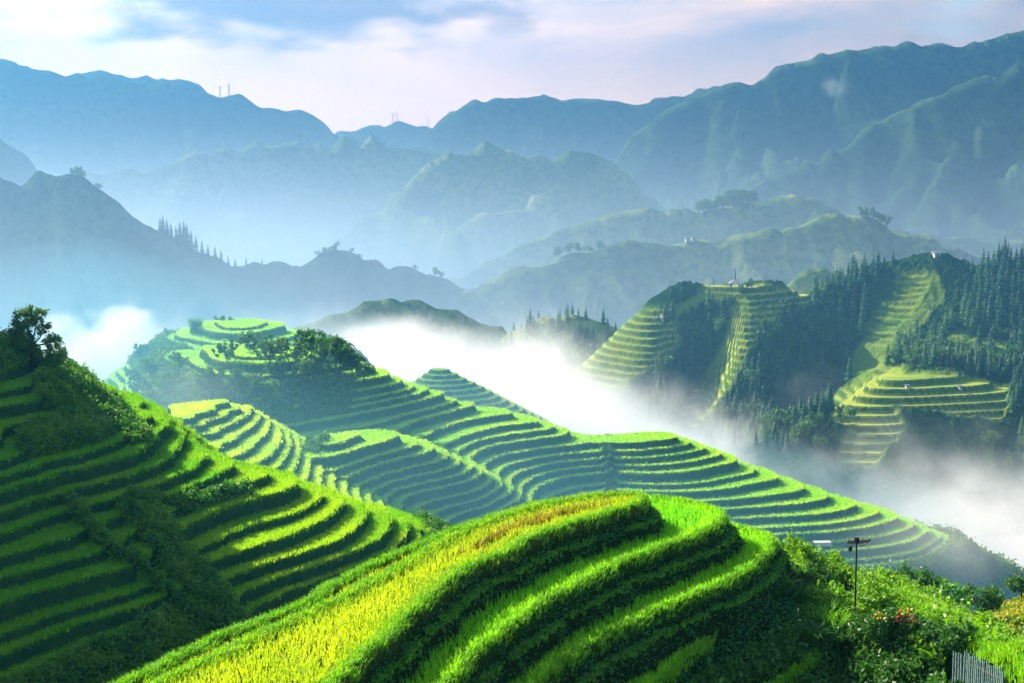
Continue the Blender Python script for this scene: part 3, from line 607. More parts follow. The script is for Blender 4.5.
o = grid_obj('bushy_slope', X, Y, np.maximum(Z, 20), mat_slope, dict(riser=Z * 0, veg=Z * 0 + 0.7, ripe_and_lit=Z * 0), None, smooth=False)
tag(o, 'yellowish bushy slope cut by the lower right edge', 'slope', kind='structure')
FIELDS['slope'] = (xs, ys, Z)


# ------------------------------------------------------------------ air: haze, mist layers and fog banks
def box_obj(name, lo, hi, mat):
    x0, y0, z0 = lo; x1, y1, z1 = hi
    v = [(x0, y0, z0), (x1, y0, z0), (x1, y1, z0), (x0, y1, z0), (x0, y0, z1), (x1, y0, z1), (x1, y1, z1), (x0, y1, z1)]
    f = [0, 3, 2, 1, 4, 5, 6, 7, 0, 1, 5, 4, 1, 2, 6, 5, 2, 3, 7, 6, 3, 0, 4, 7]
    o = mesh_obj(name, np.array(v), f, 4, mat); o.visible_shadow = True
    return o
def vol_mat(name, col, dens, aniso=0.3, build=None, step=1.0):
    m, t, N = M(name)
    d = build(N) if build else dens
    v = N('ShaderNodeVolumePrincipled', {'Color': c4(col), 'Density': d, 'Anisotropy': aniso})
    N('ShaderNodeOutputMaterial', {'Volume': v.outputs[0]})
    m.cycles.homogeneous_volume = build is None; m.cycles.volume_step_rate = step
    return m
HAZE_COL = (0.03, 0.22, 0.50)
tag(box_obj('haze', (-1400, -40, -1), (1400, 1960, ZC + 150), vol_mat('haze', HAZE_COL, 0.00050, 0.68)), 'thin blue morning haze filling the valley air', 'haze', kind='stuff')
def dens_mist(N):
    pos = N('ShaderNodeNewGeometry').outputs['Position']
    z = N('ShaderNodeSeparateXYZ', {0: pos}).outputs[2]
    e = mathn(N, 'EXPONENT', mathn(N, 'DIVIDE', mathn(N, 'SUBTRACT', ZC - 20, z), 22.0))
    return mathn(N, 'MULTIPLY', e, 0.0019)
tag(box_obj('valley_mist', (-1200, 470, 0.5), (1200, 1900, ZC + 110), vol_mat('valley_mist', (0.52, 0.66, 0.84), 0, 0.62, dens_mist, 0.35)), 'pale mist growing thicker towards the valley floor between the ridges', 'mist', kind='stuff')

hv = [(-75, 132, 1), (75, 132, 1), (75, 250, 1), (-75, 250, 1), (-75, 132, ZC - 11), (75, 132, ZC - 55), (75, 250, ZC - 55), (-75, 250, ZC - 11)]
tag(mesh_obj('hollow_mist', np.array(hv, float), [0, 3, 2, 1, 4, 5, 6, 7, 0, 1, 5, 4, 1, 2, 6, 5, 2, 3, 7, 6, 3, 0, 4, 7], 4, vol_mat('hollow_mist', (0.17, 0.44, 0.64), 0.0066, 0.4)), 'blue morning mist hanging over the middle terraces', 'mist', kind='stuff')
tag(box_obj('slope_mist', (-160, 256, 1.0), (225, 398, ZC + 75), vol_mat('slope_mist', (0.30, 0.58, 0.80), 0.0007, 0.5)), 'thin blue mist in front of the wooded right hill', 'mist', kind='stuff')
def dens_blob(c, r, D, ns, amp, soft=0.5, det=4, off=0.0):
    def b(N):
        pos = N('ShaderNodeNewGeometry').outputs['Position']
        q = N('ShaderNodeVectorMath', {0: pos, 1: tuple(c)}, operation='SUBTRACT').outputs[0]
        q = N('ShaderNodeVectorMath', {0: q, 1: tuple(r)}, operation='DIVIDE').outputs[0]
        L = N('ShaderNodeVectorMath', {0: q}, operation='LENGTH').outputs['Value']
        nz = noise(N, N('ShaderNodeVectorMath', {0: pos, 1: (off, off * 1.7, 0)}, operation='ADD').outputs[0], ns, det, 0.6)
        k = mathn(N, 'SUBTRACT', 1.0, L); k = mathn(N, 'ADD', k, mathn(N, 'MULTIPLY', mathn(N, 'SUBTRACT', nz, 0.5), amp))
        k = mathn(N, 'DIVIDE', k, soft, True)
        return mathn(N, 'MULTIPLY', mathn(N, 'MULTIPLY', k, k), D)
    return b
def fog_puff(name, px, py, Y, r, D, ns, amp, label, soft=0.5, step=1.0, off=0.0, col=(0.93, 0.93, 0.94)):
    c = at(px, py, Y)
    c = tuple(float(v) for v in c)
    o = box_obj(name, [c[i] - r[i] * 1.7 for i in range(3)], [c[i] + r[i] * 1.7 for i in range(3)], vol_mat(name, col, 0, 0.2, dens_blob(c, r, D, ns, amp, soft, off=off), step))
    return tag(o, label, 'fog', kind='stuff')
def dens_bank(N):
    pos = N('ShaderNodeNewGeometry').outputs['Position']
    s = N('ShaderNodeSeparateXYZ', {0: pos})
    nz = noise(N, pos, 0.032, 6, 0.68)
    # the top of the bank drops from left to right
    top = mathn(N, 'ADD', mathn(N, 'MULTIPLY', mathn(N, 'MINIMUM', s.outputs[0], 62.0), -0.28), ZC - 41)
    top = mathn(N, 'ADD', top, mathn(N, 'MULTIPLY', mathn(N, 'SUBTRACT', nz, 0.5), 60))
    top = mathn(N, 'ADD', top, mathn(N, 'MULTIPLY', mathn(N, 'MINIMUM', mathn(N, 'ADD', s.outputs[0], 5.0), 0.0), 0.32))
    k = mathn(N, 'DIVIDE', mathn(N, 'SUBTRACT', top, s.outputs[2]), 20, True)
    k = mathn(N, 'MULTIPLY', k, k)
    fx = mr(N, s.outputs[0], -120, -90); 
    fy = mr(N, s.outputs[1], 238, 262)
    k = mathn(N, 'MULTIPLY', k, fy)
    return mathn(N, 'MULTIPLY', k, 0.065)
tag(box_obj('fog_bank', (-170, 236, 1.5), (230, 420, ZC - 8), vol_mat('fog_bank', (0.97, 0.96, 0.97), 0, 0.2, dens_bank, 0.6)), 'white sea of fog lying in the valley behind the middle terraces', 'fog', kind='stuff')
fog_puff('fog_cloud', 112, 352, 262, (14, 11, 9), 0.12, 0.13, 2.3, 'bright white cloud puff behind the left hillside', 0.3, 0.5)
fog_puff('fog_cloud', 400, 352, 330, (26, 22, 9), 0.05, 0.06, 1.5, 'white fog rising behind the crest trees of the middle hill', 0.6, 0.8, 11)
fog_puff('fog_wisp', 372, 478, 178, (10, 9, 5), 0.07, 0.09, 0.9, 'thin white wisp in the hollow of the middle terraces', 0.8, 1.0, 23)
fog_puff('fog_wisp', 190, 395, 190, (12, 12, 6), 0.014, 0.09, 0.9, 'faint wisp at the foot of the summit knoll', 0.8, 1.0, 31)
fog_puff('fog_wisp', 905, 548, 203, (20, 12, 10), 0.05, 0.06, 1.1, 'mist drifting over the lower right end of the middle terraces', 0.8, 1.0, 47)
fog_puff('cloud_wisp', 835, 86, 930, (13, 8, 9), 0.016, 0.10, 2.2, 'small lone cloud in front of the tall dark mountain', 0.6, 1.0, 5)

# ------------------------------------------------------------------ growing things
def norm(a): return a / np.maximum(np.linalg.norm(a, axis=-1, keepdims=True), 1e-9)
def blades(name, P, h, w, nb, spread, lean, mat, kind='stuff', label=None, cat=None, seg=2, vbias=None, parent=None):
    """tufts of bent blades rooted at points P"""
    n = len(P); B = np.repeat(P, nb, 0); m = len(B)
    hh = (np.repeat(h, nb) if np.ndim(h) else h) * rng.uniform(0.7, 1.15, m)
    an = rng.uniform(0, 2 * np.pi, m); rr = spread * np.sqrt(rng.uniform(0, 1, m))
    base = B + np.stack([np.cos(an) * rr, np.sin(an) * rr, np.zeros(m)], -1)
    ld = np.stack([np.cos(an), np.sin(an), np.zeros(m)], -1); la = lean * rng.uniform(0.3, 1.2, m)
    fa = rng.uniform(0, np.pi, m); side = np.stack([np.cos(fa), np.sin(fa), np.zeros(m)], -1) * (w * 0.5)
    up = np.array([0, 0, 1.0])
    mid = base + up * (hh * 0.6)[:, None] + ld * (hh * la * 0.25)[:, None]
    tip = base + up * (hh * (1 - 0.25 * la))[:, None] + ld * (hh * la * 0.75)[:, None]
    v = rng.uniform(0, 1, m) * 0.7 + (0.3 * rng.uniform(0, 1, n)).repeat(nb)
    if vbias is not None: v = np.clip(v * 0.6 + np.repeat(vbias, nb) * 0.6, 0, 1)
    if seg == 2:
        vs = np.stack([base - side, base + side, mid + side * 0.8, mid - side * 0.8, tip], 1).reshape(-1, 3)
        i = np.arange(m)[:, None] * 5; f = np.concatenate([i + np.array([0, 1, 2]), i + np.array([0, 2, 3]), i + np.array([3, 2, 4])], 1); vv = np.repeat(v, 5)
    else:
        vs = np.stack([base - side, base + side, tip], 1).reshape(-1, 3); f = np.arange(m * 3); vv = np.repeat(v, 3)
    o = mesh_obj(name, vs, f, 3, mat, attrs=dict(v=vv), parent=parent)
    if kind: tag(o, label, cat, kind=kind)
    return o
def leaf_verts(P, size, flat=0.0, out=None):
    m = len(P); a = norm(rng.standard_normal((m, 3)) + (out * 0.6 if out is not None else 0)); b = norm(np.cross(a, rng.standard_normal((m, 3))))
    if flat: a[:, 2] *= 1 - flat; a = norm(a)
    s = (size * rng.uniform(0.6, 1.3, m))[:, None]
    return np.stack([P - a * s * 0.5, P + b * s * 0.28, P + a * s * 0.55, P - b * s * 0.28], 1).reshape(-1, 3)
def leaves(name, P, size, mat, kind='stuff', label=None, cat=None, parent=None, link=True, v=None):
    vs = leaf_verts(P, size)
    vv = np.repeat(rng.uniform(0, 1, len(P)) if v is None else v, 4)
    o = mesh_obj(name, vs, np.arange(len(vs)), 4, mat, attrs=dict(v=vv), parent=parent, link=link)
    if kind: tag(o, label, cat, kind=kind)
    return o

rice_ripe = leaf_mat('ripening_rice', (0.20, 0.50, 0.006), (0.62, 0.72, 0.008), (0.44, 0.62, 0.008), 0.4, 0.5)
rice_green = leaf_mat('green_rice', (0.14, 0.58, 0.006), (0.40, 0.80, 0.008), (0.24, 0.68, 0.006), 0.45, 0.35)
rice_far = leaf_mat('hillside_rice', (0.05, 0.32, 0.008), (0.50, 0.74, 0.008), (0.14, 0.46, 0.006), 0.45, 0.15)
grass_m = leaf_mat('bank_grass', (0.10, 0.36, 0.006), (0.26, 0.56, 0.01), (0.16, 0.44, 0.008), 0.4, 1.2)
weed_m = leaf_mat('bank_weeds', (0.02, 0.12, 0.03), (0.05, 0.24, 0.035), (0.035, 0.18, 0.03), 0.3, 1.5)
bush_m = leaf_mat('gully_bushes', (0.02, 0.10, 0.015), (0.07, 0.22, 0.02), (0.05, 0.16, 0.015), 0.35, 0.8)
painted_sun_m = leaf_mat('sun_painted_bushes', (0.05, 0.24, 0.008), (0.26, 0.46, 0.01), (0.14, 0.34, 0.008), 0.45, 0.8)  # brighter copy of the bush green, with sunlight put into the colour

# front ridge: paddies, bunds and banks
g_ = FRONT; Xf, Yf, Zf, Lf, Sf, Rf = (g_[k] for k in ('X', 'Y', 'Z', 'LVL', 'SD', 'right'))
xs0, ys0 = Xf[0], Yf[:, 0]
def pick(x, y, A): return A[np.clip(np.round((y - ys0[0]) / (ys0[1] - ys0[0])).astype(int), 0, len(ys0) - 1), np.clip(np.round((x - xs0[0]) / (xs0[1] - xs0[0])).astype(int), 0, len(xs0) - 1)]
def seen(x, y, z, m=30):
    px, py = project(x, y, z); return (px > -m) & (px < 1024 + m) & (py < 683 + m * 2)
ang = R(34); sp = 0.15
a_, b_ = np.meshgrid(np.arange(-70, 70, sp), np.arange(-70, 90, sp * 1.25))
gx = a_ * math.cos(ang) - b_ * math.sin(ang); gy = a_ * math.sin(ang) + b_ * math.cos(ang) + 40
gx = (gx + rng.normal(0, 0.022, gx.shape)).ravel(); gy = (gy + rng.normal(0, 0.022, gy.shape)).ravel()
k = (gx > xs0[0] + 1) & (gx < xs0[-1] - 1) & (gy > ys0[0] + 1) & (gy < ys0[-1] - 1); gx, gy = gx[k], gy[k]
lv, sd, rt, gz = pick(gx, gy, Lf), pick(gx, gy, Sf), pick(gx, gy, Rf), height_at('front', gx, gy)
vis = seen(gx, gy, gz) & ~rt
inner = vis & (sd < -0.13)
lane = (lv == 0) & (sd > -0.55)
p0 = inner & (lv <= 1) & ~lane
P = np.stack([gx, gy, gz], -1)
edge = np.clip(1 - (-sd - 0.3) / 0.6, 0, 1)
pxg, pyg = project(gx, gy, gz)
brown = ((pxg > 440) & (pxg < 612) & (sd < -0.9))
o = blades('ripe_rice', P[p0 & ~brown], 0.23, 0.019, 12, 0.085, 0.9, rice_ripe, label='ripening yellow rice covering the top terrace of the front ridge', cat='rice', vbias=(1 - edge * 0.8)[p0 & ~brown])
straw = leaf_mat('brownish_rice', (0.22, 0.22, 0.02), (0.42, 0.32, 0.03), (0.16, 0.22, 0.015), 0.35, 1.0)
blades('thinned_rice', P[p0 & brown & (rng.uniform(0, 1, len(P)) < 0.75)], 0.34, 0.028, 7, 0.08, 0.7, straw, label='brownish thinner rice patch at the far end of the top terrace', cat='rice')
p1 = inner & (lv >= 2)
blades('green_rice', P[p1], 0.26, 0.018, 11, 0.075, 0.6, rice_green, label='bright green rice on the lower terraces of the front ridge', cat='rice', vbias=edge[p1])
# bund grass and bank weeds
n = 500000
x = rng.uniform(xs0[0] + 1, xs0[-1] - 1, n); y = rng.uniform(ys0[0] + 1, ys0[-1] - 1, n); sd = pick(x, y, Sf); rt = pick(x, y, Rf); z = height_at('front', x, y); lv = pick(x, y, Lf)
ok = seen(x, y, z)
b1 = ok & ~rt & (((sd > -0.30) & (sd < 0.06)) | ((sd > 0.2) & (sd < 0.38) & (fbm(x / 2, y / 2, 2) > -0.5)))
P = np.stack([x, y, z], -1)
blades('bund_grass', P[b1], np.where(sd[b1] > 0.1, 0.11, 0.18), 0.02, 7, 0.07, 0.9, grass_m, label='short grass along the terrace edges of the front ridge', cat='grass')
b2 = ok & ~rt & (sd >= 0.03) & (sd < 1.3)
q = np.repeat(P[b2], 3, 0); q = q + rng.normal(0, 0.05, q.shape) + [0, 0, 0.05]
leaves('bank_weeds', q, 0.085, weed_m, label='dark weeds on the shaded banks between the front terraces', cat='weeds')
b3 = ok & (rt | (sd >= 1.3))
q = np.repeat(P[b3], 5, 0); cl = 0.35 + 0.65 * (fbm(q[:, 0] / 0.9, q[:, 1] / 0.9, 2) > 0)
q = q + rng.normal(0, 0.10, q.shape) + np.stack([0 * cl, 0 * cl, cl * rng.uniform(0, 0.35, len(q))], -1)
pxq, pyq = project(q[:, 0], q[:, 1], q[:, 2])
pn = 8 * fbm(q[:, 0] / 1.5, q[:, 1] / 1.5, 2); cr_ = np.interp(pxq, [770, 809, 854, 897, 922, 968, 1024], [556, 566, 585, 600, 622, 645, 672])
painted_sun = ((pyq + pn < cr_ + 28) & (pxq > 775)) | ((np.abs(pxq + pn - 868) < 16) & (pyq < 650))  # crest leaves take the sun-painted green, those below the dark one
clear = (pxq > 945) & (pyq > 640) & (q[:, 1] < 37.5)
q = q[~clear]; painted_sun = painted_sun[~clear]
leaves('gully_undergrowth', q[~painted_sun], 0.15, bush_m, label='dark tangled undergrowth in the gully right of the front terraces', cat='undergrowth')
leaves('shoulder_undergrowth', q[painted_sun], 0.15, painted_sun_m, label='bushes on the shoulder beyond the gully, sunlight painted into their yellow green', cat='undergrowth')
# hedge-like rice along the near right crest
rp = [(905, 608, 46), (922, 617, 43.5), (941, 627, 41.5), (968, 640, 39), (997, 652, 37), (1024, 668, 35), (1070, 690, 32)]
w = np.array([at(a, b, c) for a, b, c in rp]); t = rng.uniform(0, 1, 2600) * (len(w) - 1); i = t.astype(int); f = (t - i)[:, None]
q = w[i] * (1 - f) + w[i + 1] * f; q[:, :2] += rng.normal(0, 0.32, (len(q), 2)); q[:, 2] = height_at('front', q[:, 0], q[:, 1])
blades('crest_rice', q, 0.36, 0.024, 12, 0.1, 0.6, rice_far, label='rice hedge along the crest above the cane fence', cat='rice')

# left, middle and small spur terraces: rice tufts on the flats, leaves on the overgrown strips
def scatter(F, n, key):
    x = rng.uniform(F['xs'][1], F['xs'][-2], n); y = rng.uniform(F['ys'][1], F['ys'][-2], n)
    gi = lambda A: A[((y - F['ys'][0]) / (F['ys'][1] - F['ys'][0])).astype(int), ((x - F['xs'][0]) / (F['xs'][1] - F['xs'][0])).astype(int)]
    z = height_at(key, x, y); return x, y, z, gi
hill_weed = leaf_mat('hillside_bank_weeds', (0.02, 0.13, 0.04), (0.06, 0.26, 0.04), (0.04, 0.18, 0.03), 0.35, 0.5)
x, y, z, gi = scatter(LEFT, 200000, 'left')
U_, ri, ve, rp_ = gi(LEFT['U']), gi(LEFT['riser']), gi(LEFT['veg']), gi(LEFT['ripe_and_lit'])
px, py = project(x, y, z); ok = (px > -10) & (px < 480) & (U_ > -13) & (py < 700)
P = np.stack([x, y, z], -1)
k = ok & (ri < 0.1) & (ve < 0.2)
blades('hillside_rice', P[k], 0.36, 0.07, 6, 0.18, 0.6, rice_far, label='rice on the stepped paddies of the left hillside', cat='rice', seg=1, vbias=rp_[k])
k = ok & (ri >= 0.1) & (ve < 0.2) & (rng.uniform(0, 1, len(x)) < 0.8)
q = np.repeat(P[k], 3, 0) + rng.normal(0, 0.07, (3 * k.sum(), 3)); leaves('hillside_weeds', q, 0.14, hill_weed, label='weeds on the terrace walls of the left hillside', cat='weeds')
k = ok & (ve >= 0.2)
q = np.repeat(P[k], 16, 0); q = q + rng.normal(0, 0.22, q.shape) + [0, 0, 0.1]; q[:, 2] += 0.9 * np.maximum(0, fbm(q[:, 0] / 1.4, q[:, 1] / 1.4, 2)) * rng.uniform(0, 1, len(q))
rice_mid = leaf_mat('middle_rice', (0.20, 0.60, 0.006), (0.66, 0.80, 0.006), (0.40, 0.72, 0.006), 0.45, 0.15)
left_bush = leaf_mat('hillside_bushes', (0.03, 0.15, 0.012), (0.10, 0.30, 0.02), (0.16, 0.34, 0.012), 0.4, 0.25)
leaves('hillside_undergrowth', q, 0.26, left_bush, label='overgrown bushy strips and gully on the left hillside', cat='undergrowth')

x, y, z, gi = scatter(MID, 330000, 'mid')
U_, ri, ve, rp_ = gi(MID['U']), gi(MID['riser']), gi(MID['veg']), gi(MID['ripe_and_lit'])
px, py = project(x, y, z); ok = (px > 90) & (px < 1020) & (U_ > -24)
P = np.stack([x, y, z], -1)
k = ok & (ri < 0.1) & (ve < 0.2)
blades('hillside_rice', P[k], 0.32, 0.16, 4, 0.22, 0.5, rice_mid, label='rice on the stepped paddies of the middle hillside', cat='rice', seg=1, vbias=rp_[k])
k = ok & (ve >= 0.2) & (U_ > 5)
q = np.repeat(P[k], 6, 0); q = q + rng.normal(0, 0.28, q.shape) + [0, 0, 0.1]
mid_bush = leaf_mat('knoll_bushes', (0.04, 0.14, 0.02), (0.12, 0.26, 0.03), (0.20, 0.30, 0.03), 0.4, 0.15)
leaves('knoll_undergrowth', q, 0.5, mid_bush, label='scrub on the slope below the summit terraces of the middle hill', cat='undergrowth')
k = ok & (ve >= 0.2) & (U_ < -14)
q = np.repeat(P[k], 8, 0); q = q + rng.normal(0, 0.5, q.shape) + [0, 0, 0.4]
leaves('slope_undergrowth', q, 0.6, mid_bush, label='scrub below the lower right end of the middle terraces', cat='undergrowth')
x, y, z, gi = scatter(SPUR, 40000, 'spur'); k = (gi(SPUR['riser']) < 0.1) & (gi(SPUR['U']) > -14)
blades('hillside_rice', np.stack([x, y, z], -1)[k], 0.32, 0.13, 5, 0.2, 0.5, rice_mid, label='yellow green rice on the small near spur', cat='rice', seg=1, vbias=np.ones(k.sum()))
x = rng.uniform(23, 49, 26000); y = rng.uniform(63, 103, 26000); q = np.repeat(np.stack([x, y, height_at('slope', x, y)], -1), 4, 0); q = q + rng.normal(0, 0.2, q.shape)
slope_m = leaf_mat('slope_bushes', (0.16, 0.30, 0.01), (0.50, 0.40, 0.02), (0.10, 0.26, 0.015), 0.4, 0.35)
leaves('slope_undergrowth', q, 0.3, slope_m, label='yellow green scrub on the slope at the lower right edge', cat='undergrowth')

# ------------------------------------------------------------------ trees
bark = simple_mat('bark', (0.07, 0.05, 0.03), col2=(0.03, 0.022, 0.015), scale=8)
leaf_dark = leaf_mat('tree_leaves', (0.03, 0.13, 0.03), (0.09, 0.24, 0.035), (0.06, 0.18, 0.03), 0.4, 0.9)
leaf_mid = leaf_mat('tree_leaves_light', (0.04, 0.14, 0.02), (0.13, 0.27, 0.03), (0.10, 0.22, 0.02), 0.4, 0.5)
needle = leaf_mat('conifer_needles', (0.012, 0.075, 0.03), (0.04, 0.15, 0.035), (0.09, 0.20, 0.025), 0.25, 0.05)
def tube_mesh(name, segs, mat, link=True, sides=7, parent=None):
    """segs: list of polylines [(x,y,z,r),...]"""
    vs, fs = [], []
    for pl in segs:
        pl = np.array(pl, float); base = len(vs)
        for i, p in enumerate(pl):
            d = pl[min(i + 1, len(pl) - 1), :3] - pl[max(i - 1, 0), :3]; d = d / (np.linalg.norm(d) + 1e-9)
            a = np.cross(d, [0.3, 0.9, 0.2]); a /= np.linalg.norm(a) + 1e-9; b = np.cross(d, a)
            for j in range(sides):
                t = 2 * math.pi * j / sides; vs.append(p[:3] + (a * math.cos(t) + b * math.sin(t)) * p[3])
        for i in range(len(pl) - 1):
            for j in range(sides):
                k = base + i * sides; fs += [k + j, k + (j + 1) % sides, k + sides + (j + 1) % sides, k + sides + j]
    return mesh_obj(name, np.array(vs), fs, 4, mat, parent=parent, link=link, smooth=True)
def empty(name, loc, label, cat, group=None, rz=0, s=1.0):
    o = bpy.data.objects.new(name, None); C.objects.link(o); o.location = loc; o.rotation_euler = (0, 0, rz); o.scale = (s, s, s) if np.isscalar(s) else s
    o.empty_display_size = 0.2
    return tag(o, label, cat, group)
def clump_points(blobs, n, surf=0.55):
    """points gathered in leaf sprays inside a set of ellipsoid lobes"""
    tot = sum(b[3] * b[4] for b in blobs); out = []
    for (x, y, z, rx, rz) in blobs:
        m = max(3, int(n * rx * rz / tot / 26)); c = norm(rng.standard_normal((m, 3))) * (rng.uniform(surf, 1.0, (m, 1)))
        c = c * [rx, rx, rz] + [x, y, z]
        q = np.repeat(c, 26, 0); q = q + rng.normal(0, 1, q.shape) * 0.17 * min(rx, rz) + 0; out.append(q)
    return np.concatenate(out)
def broadleaf_parts(h, blobs, nleaf, size, mat, trunk_to, lean=(0, 0)):
    tr = [[(0, 0, -0.4, h * 0.035), (lean[0] * 0.3, lean[1] * 0.3, h * 0.2, h * 0.026), (lean[0], lean[1], trunk_to, h * 0.016)]]
    for (x, y, z, rx, rz) in blobs:
        s0 = (lean[0] * 0.6, lean[1] * 0.6, trunk_to * 0.65); tr.append([(*s0, h * 0.014), ((s0[0] + x) / 2 + 0.05 * h * random.uniform(-1, 1), (s0[1] + y) / 2, (s0[2] + z) / 2, h * 0.009), (x, y, z + rz * 0.3, h * 0.004)])
    q = clump_points(blobs, nleaf); return tr, q, size, mat
def proto_mesh(tr, q, size, mat):
    a = tube_mesh('trunk', tr, bark, link=False, sides=6); b = leaves('crown', q, size, mat, kind=None, link=False)
    return a, b
def place(proto, name, loc, label, cat, group=None, s=1.0, rz=0.0):
    t = empty(name, loc, label, cat, group, rz, s)
    for p in proto:
        c = p.copy(); C.objects.link(c); c.parent = t
    return t

def find_at(key, px, py, y0, y1, n=400):
    """where the sight line of a traced spot meets a terrain"""
    ax, az = ray(px, py); Y = np.linspace(y0, y1, n); z = ZC + az * Y; h = height_at(key, ax * Y, Y)
    i = np.argmax(h > z)
    if not (h > z).any(): i = int(np.argmin(z - h))
    return (float(ax * Y[i]), float(Y[i]), float(h[i]))

# big tree on the left skyline
x, y, z = find_at('left', 36, 368, 90, 150); y = 122.0; x = float(ray(34, 372)[0] * y); z = float(height_at('left', x, y))
zt = float(at(30, 372, y)[2]); z = max(z, zt) - 0.4
tr = broadleaf_parts(5.2, [(-0.5, 0, 3.9, 0.9, 0.8), (0.2, 0.2, 4.3, 0.75, 0.55), (-1.2, 0.1, 3.2, 0.7, 0.6), (0.7, 0, 3.3, 0.6, 0.5), (-0.6, -.2, 2.5, 0.85, 0.8), (1.3, 0, 2.4, 0.7, 0.55), (1.6, 0.1, 1.5, 0.75, 0.7), (0.6, 0.3, 1.3, 0.6, 0.6), (-1.3, .1, 1.5, 0.6, 0.5)], 8000, 0.17, leaf_mid, 3.2, (-0.2, 0))
place(proto_mesh(*tr), 'broadleaf_tree', (x, y, z), 'large leaning broadleaf tree on the skyline of the left hillside', 'tree', None, 1.28)
# round tree kinds
def rbl(n, r, h):
    return [(random.uniform(-r, r) * .6, random.uniform(-r, r) * .6, h * random.uniform(0.45, 0.8), r * random.uniform(0.4, 0.6), r * random.uniform(0.35, 0.55)) for _ in range(n)]
PR = [proto_mesh(*broadleaf_parts(3.0, rbl(7, 1.5, 3.2), 1300, 0.30, leaf_mid if i % 2 else leaf_dark, 1.8)) for i in range(4)]
PRhi = [proto_mesh(*broadleaf_parts(3.0, rbl(9, 1.4, 3.2), 3200, 0.19, leaf_dark, 1.9)) for i in range(2)]
knoll = [  # px, py of foot, scale, label
 (137, 398, 1.3, 'tall bush at the left foot of the summit knoll'), (152, 410, 1.25, 'broad bush low on the left side of the summit knoll'), (166, 398, 1.1, 'round bush below the pale path of the knoll'),
 (150, 380, 1.0, 'pale green bush on the left shoulder of the knoll'), (176, 412, 1.2, 'dark bush just above the small terraced spur'), (196, 398, 0.9, 'small round bush left of the knoll centre'),
 (212, 396, 1.25, 'dark rounded bush at the centre foot of the knoll'), (250, 352, 0.9, 'dark bush standing on the second summit terrace'), (262, 353, 0.85, 'twin bush right of the bush on the second summit terrace'),
 (227, 362, 0.9, 'bush below the middle of the summit terraces'), (240, 388, 0.8, 'low bright bush along the foot of the knoll'), (256, 392, 0.8, 'feathery bush at the right foot of the knoll'), (280, 380, 1.1, 'dark bush right of the knoll centre'),
 (296, 366, 1.2, 'dark bush on the right slope of the knoll'), (312, 358, 1.2, 'bush just left of the crest trees'), (304, 382, 1.0, 'low dark bush under the crest trees'), (318, 378, 1.1, 'dark bush at the end of the uppermost long terrace'), (180, 370, 0.8, 'light bush beside the pale path on the knoll'), (140, 360, 0.8, 'sunlit bush on the left skyline of the knoll'), (270, 366, 1.0, 'bush on the upper right of the knoll')]
for i, (px, py, s_, lab) in enumerate(knoll):
    loc = find_at('mid', px, py, 190, 275); place(PR[i % 4], 'bush', (loc[0], loc[1], loc[2] - 0.7 * s_), lab, 'bush', 'bushes on the summit knoll', s_ * 1.3, i * 1.3)
crest_t = [(328, 368, 1.9, 'tall crest tree with an arched crown right of the knoll'), (340, 372, 1.8, 'second crest tree, its crown merging with the tall arched one'), (352, 377, 1.5, 'lower crest tree leaning towards the fog'), (364, 380, 1.1, 'rightmost crest tree beside the first yellow terrace end')]
for i, (px, py, s_, lab) in enumerate(crest_t):
    loc = find_at('mid', px, py + 4, 190, 275); place(PRhi[i % 2], 'broadleaf_tree', (loc[0], loc[1], loc[2] - 0.3), lab, 'tree', 'trees on the crest of the middle hill', s_, i * 2.1)
def spray(name, loc, n, L, w, mat, label, cat, up=0.9, group=None):
    t = empty(name, loc, label, cat, group)
    P = np.zeros((n, 3)) + rng.normal(0, 0.12 * L, (n, 3)) * [1, 1, 0]
    blades('leaves', P, L, w, 3, 0.15 * L, up, mat, kind=None, parent=t); tube_mesh('stem', [[(0, 0, -0.3, L * 0.06), (0, 0, L * 0.35, L * 0.04)]], bark, parent=t, sides=5)
    return t
l_ = find_at('mid', 195, 331, 190, 275); spray('spiky_shrub', l_, 40, 2.6, 0.14, leaf_dark, 'spiky upright shrub left of the topmost summit terrace', 'shrub', 0.9)
for i, (px, lab) in enumerate(((214, 'low dark shrub behind the left end of the topmost terrace'), (222, 'low shrub on top of the knoll, next to the spiky one'), (230, 'low shrub on top of the knoll above the topmost terrace lip'))):
    l_ = find_at('mid', px, 322, 190, 280); place(PR[i % 2 * 2], 'bush', (l_[0], l_[1] + 1.5, l_[2] - 0.4), lab, 'bush', 'bushes on the summit knoll', 0.42, i)
# trees closing the lower right end of the middle terraces
n_ = 0
for px, py, s_ in ((955, 548, 0.7), (962, 553, 0.8), (969, 558, 0.9), (976, 563, 0.9), (983, 569, 1.0), (989, 576, 1.0), (965, 567, 1.0), (975, 575, 1.1), (958, 562, 0.8), (984, 586, 1.0), (968, 583, 1.1), (952, 574, 1.0), (994, 588, 1.0), (978, 594, 1.1), (940, 583, 1.0), (955, 592, 1.1)):
    l_ = find_at('mid', px, py, 190, 240); place(PR[n_ % 4], 'broadleaf_tree', (l_[0], l_[1], l_[2] - 0.8), 'misty tree in the copse at the lower right end of the middle terraces', 'tree', 'copse at the end of the middle terraces', s_, n_); n_ += 1
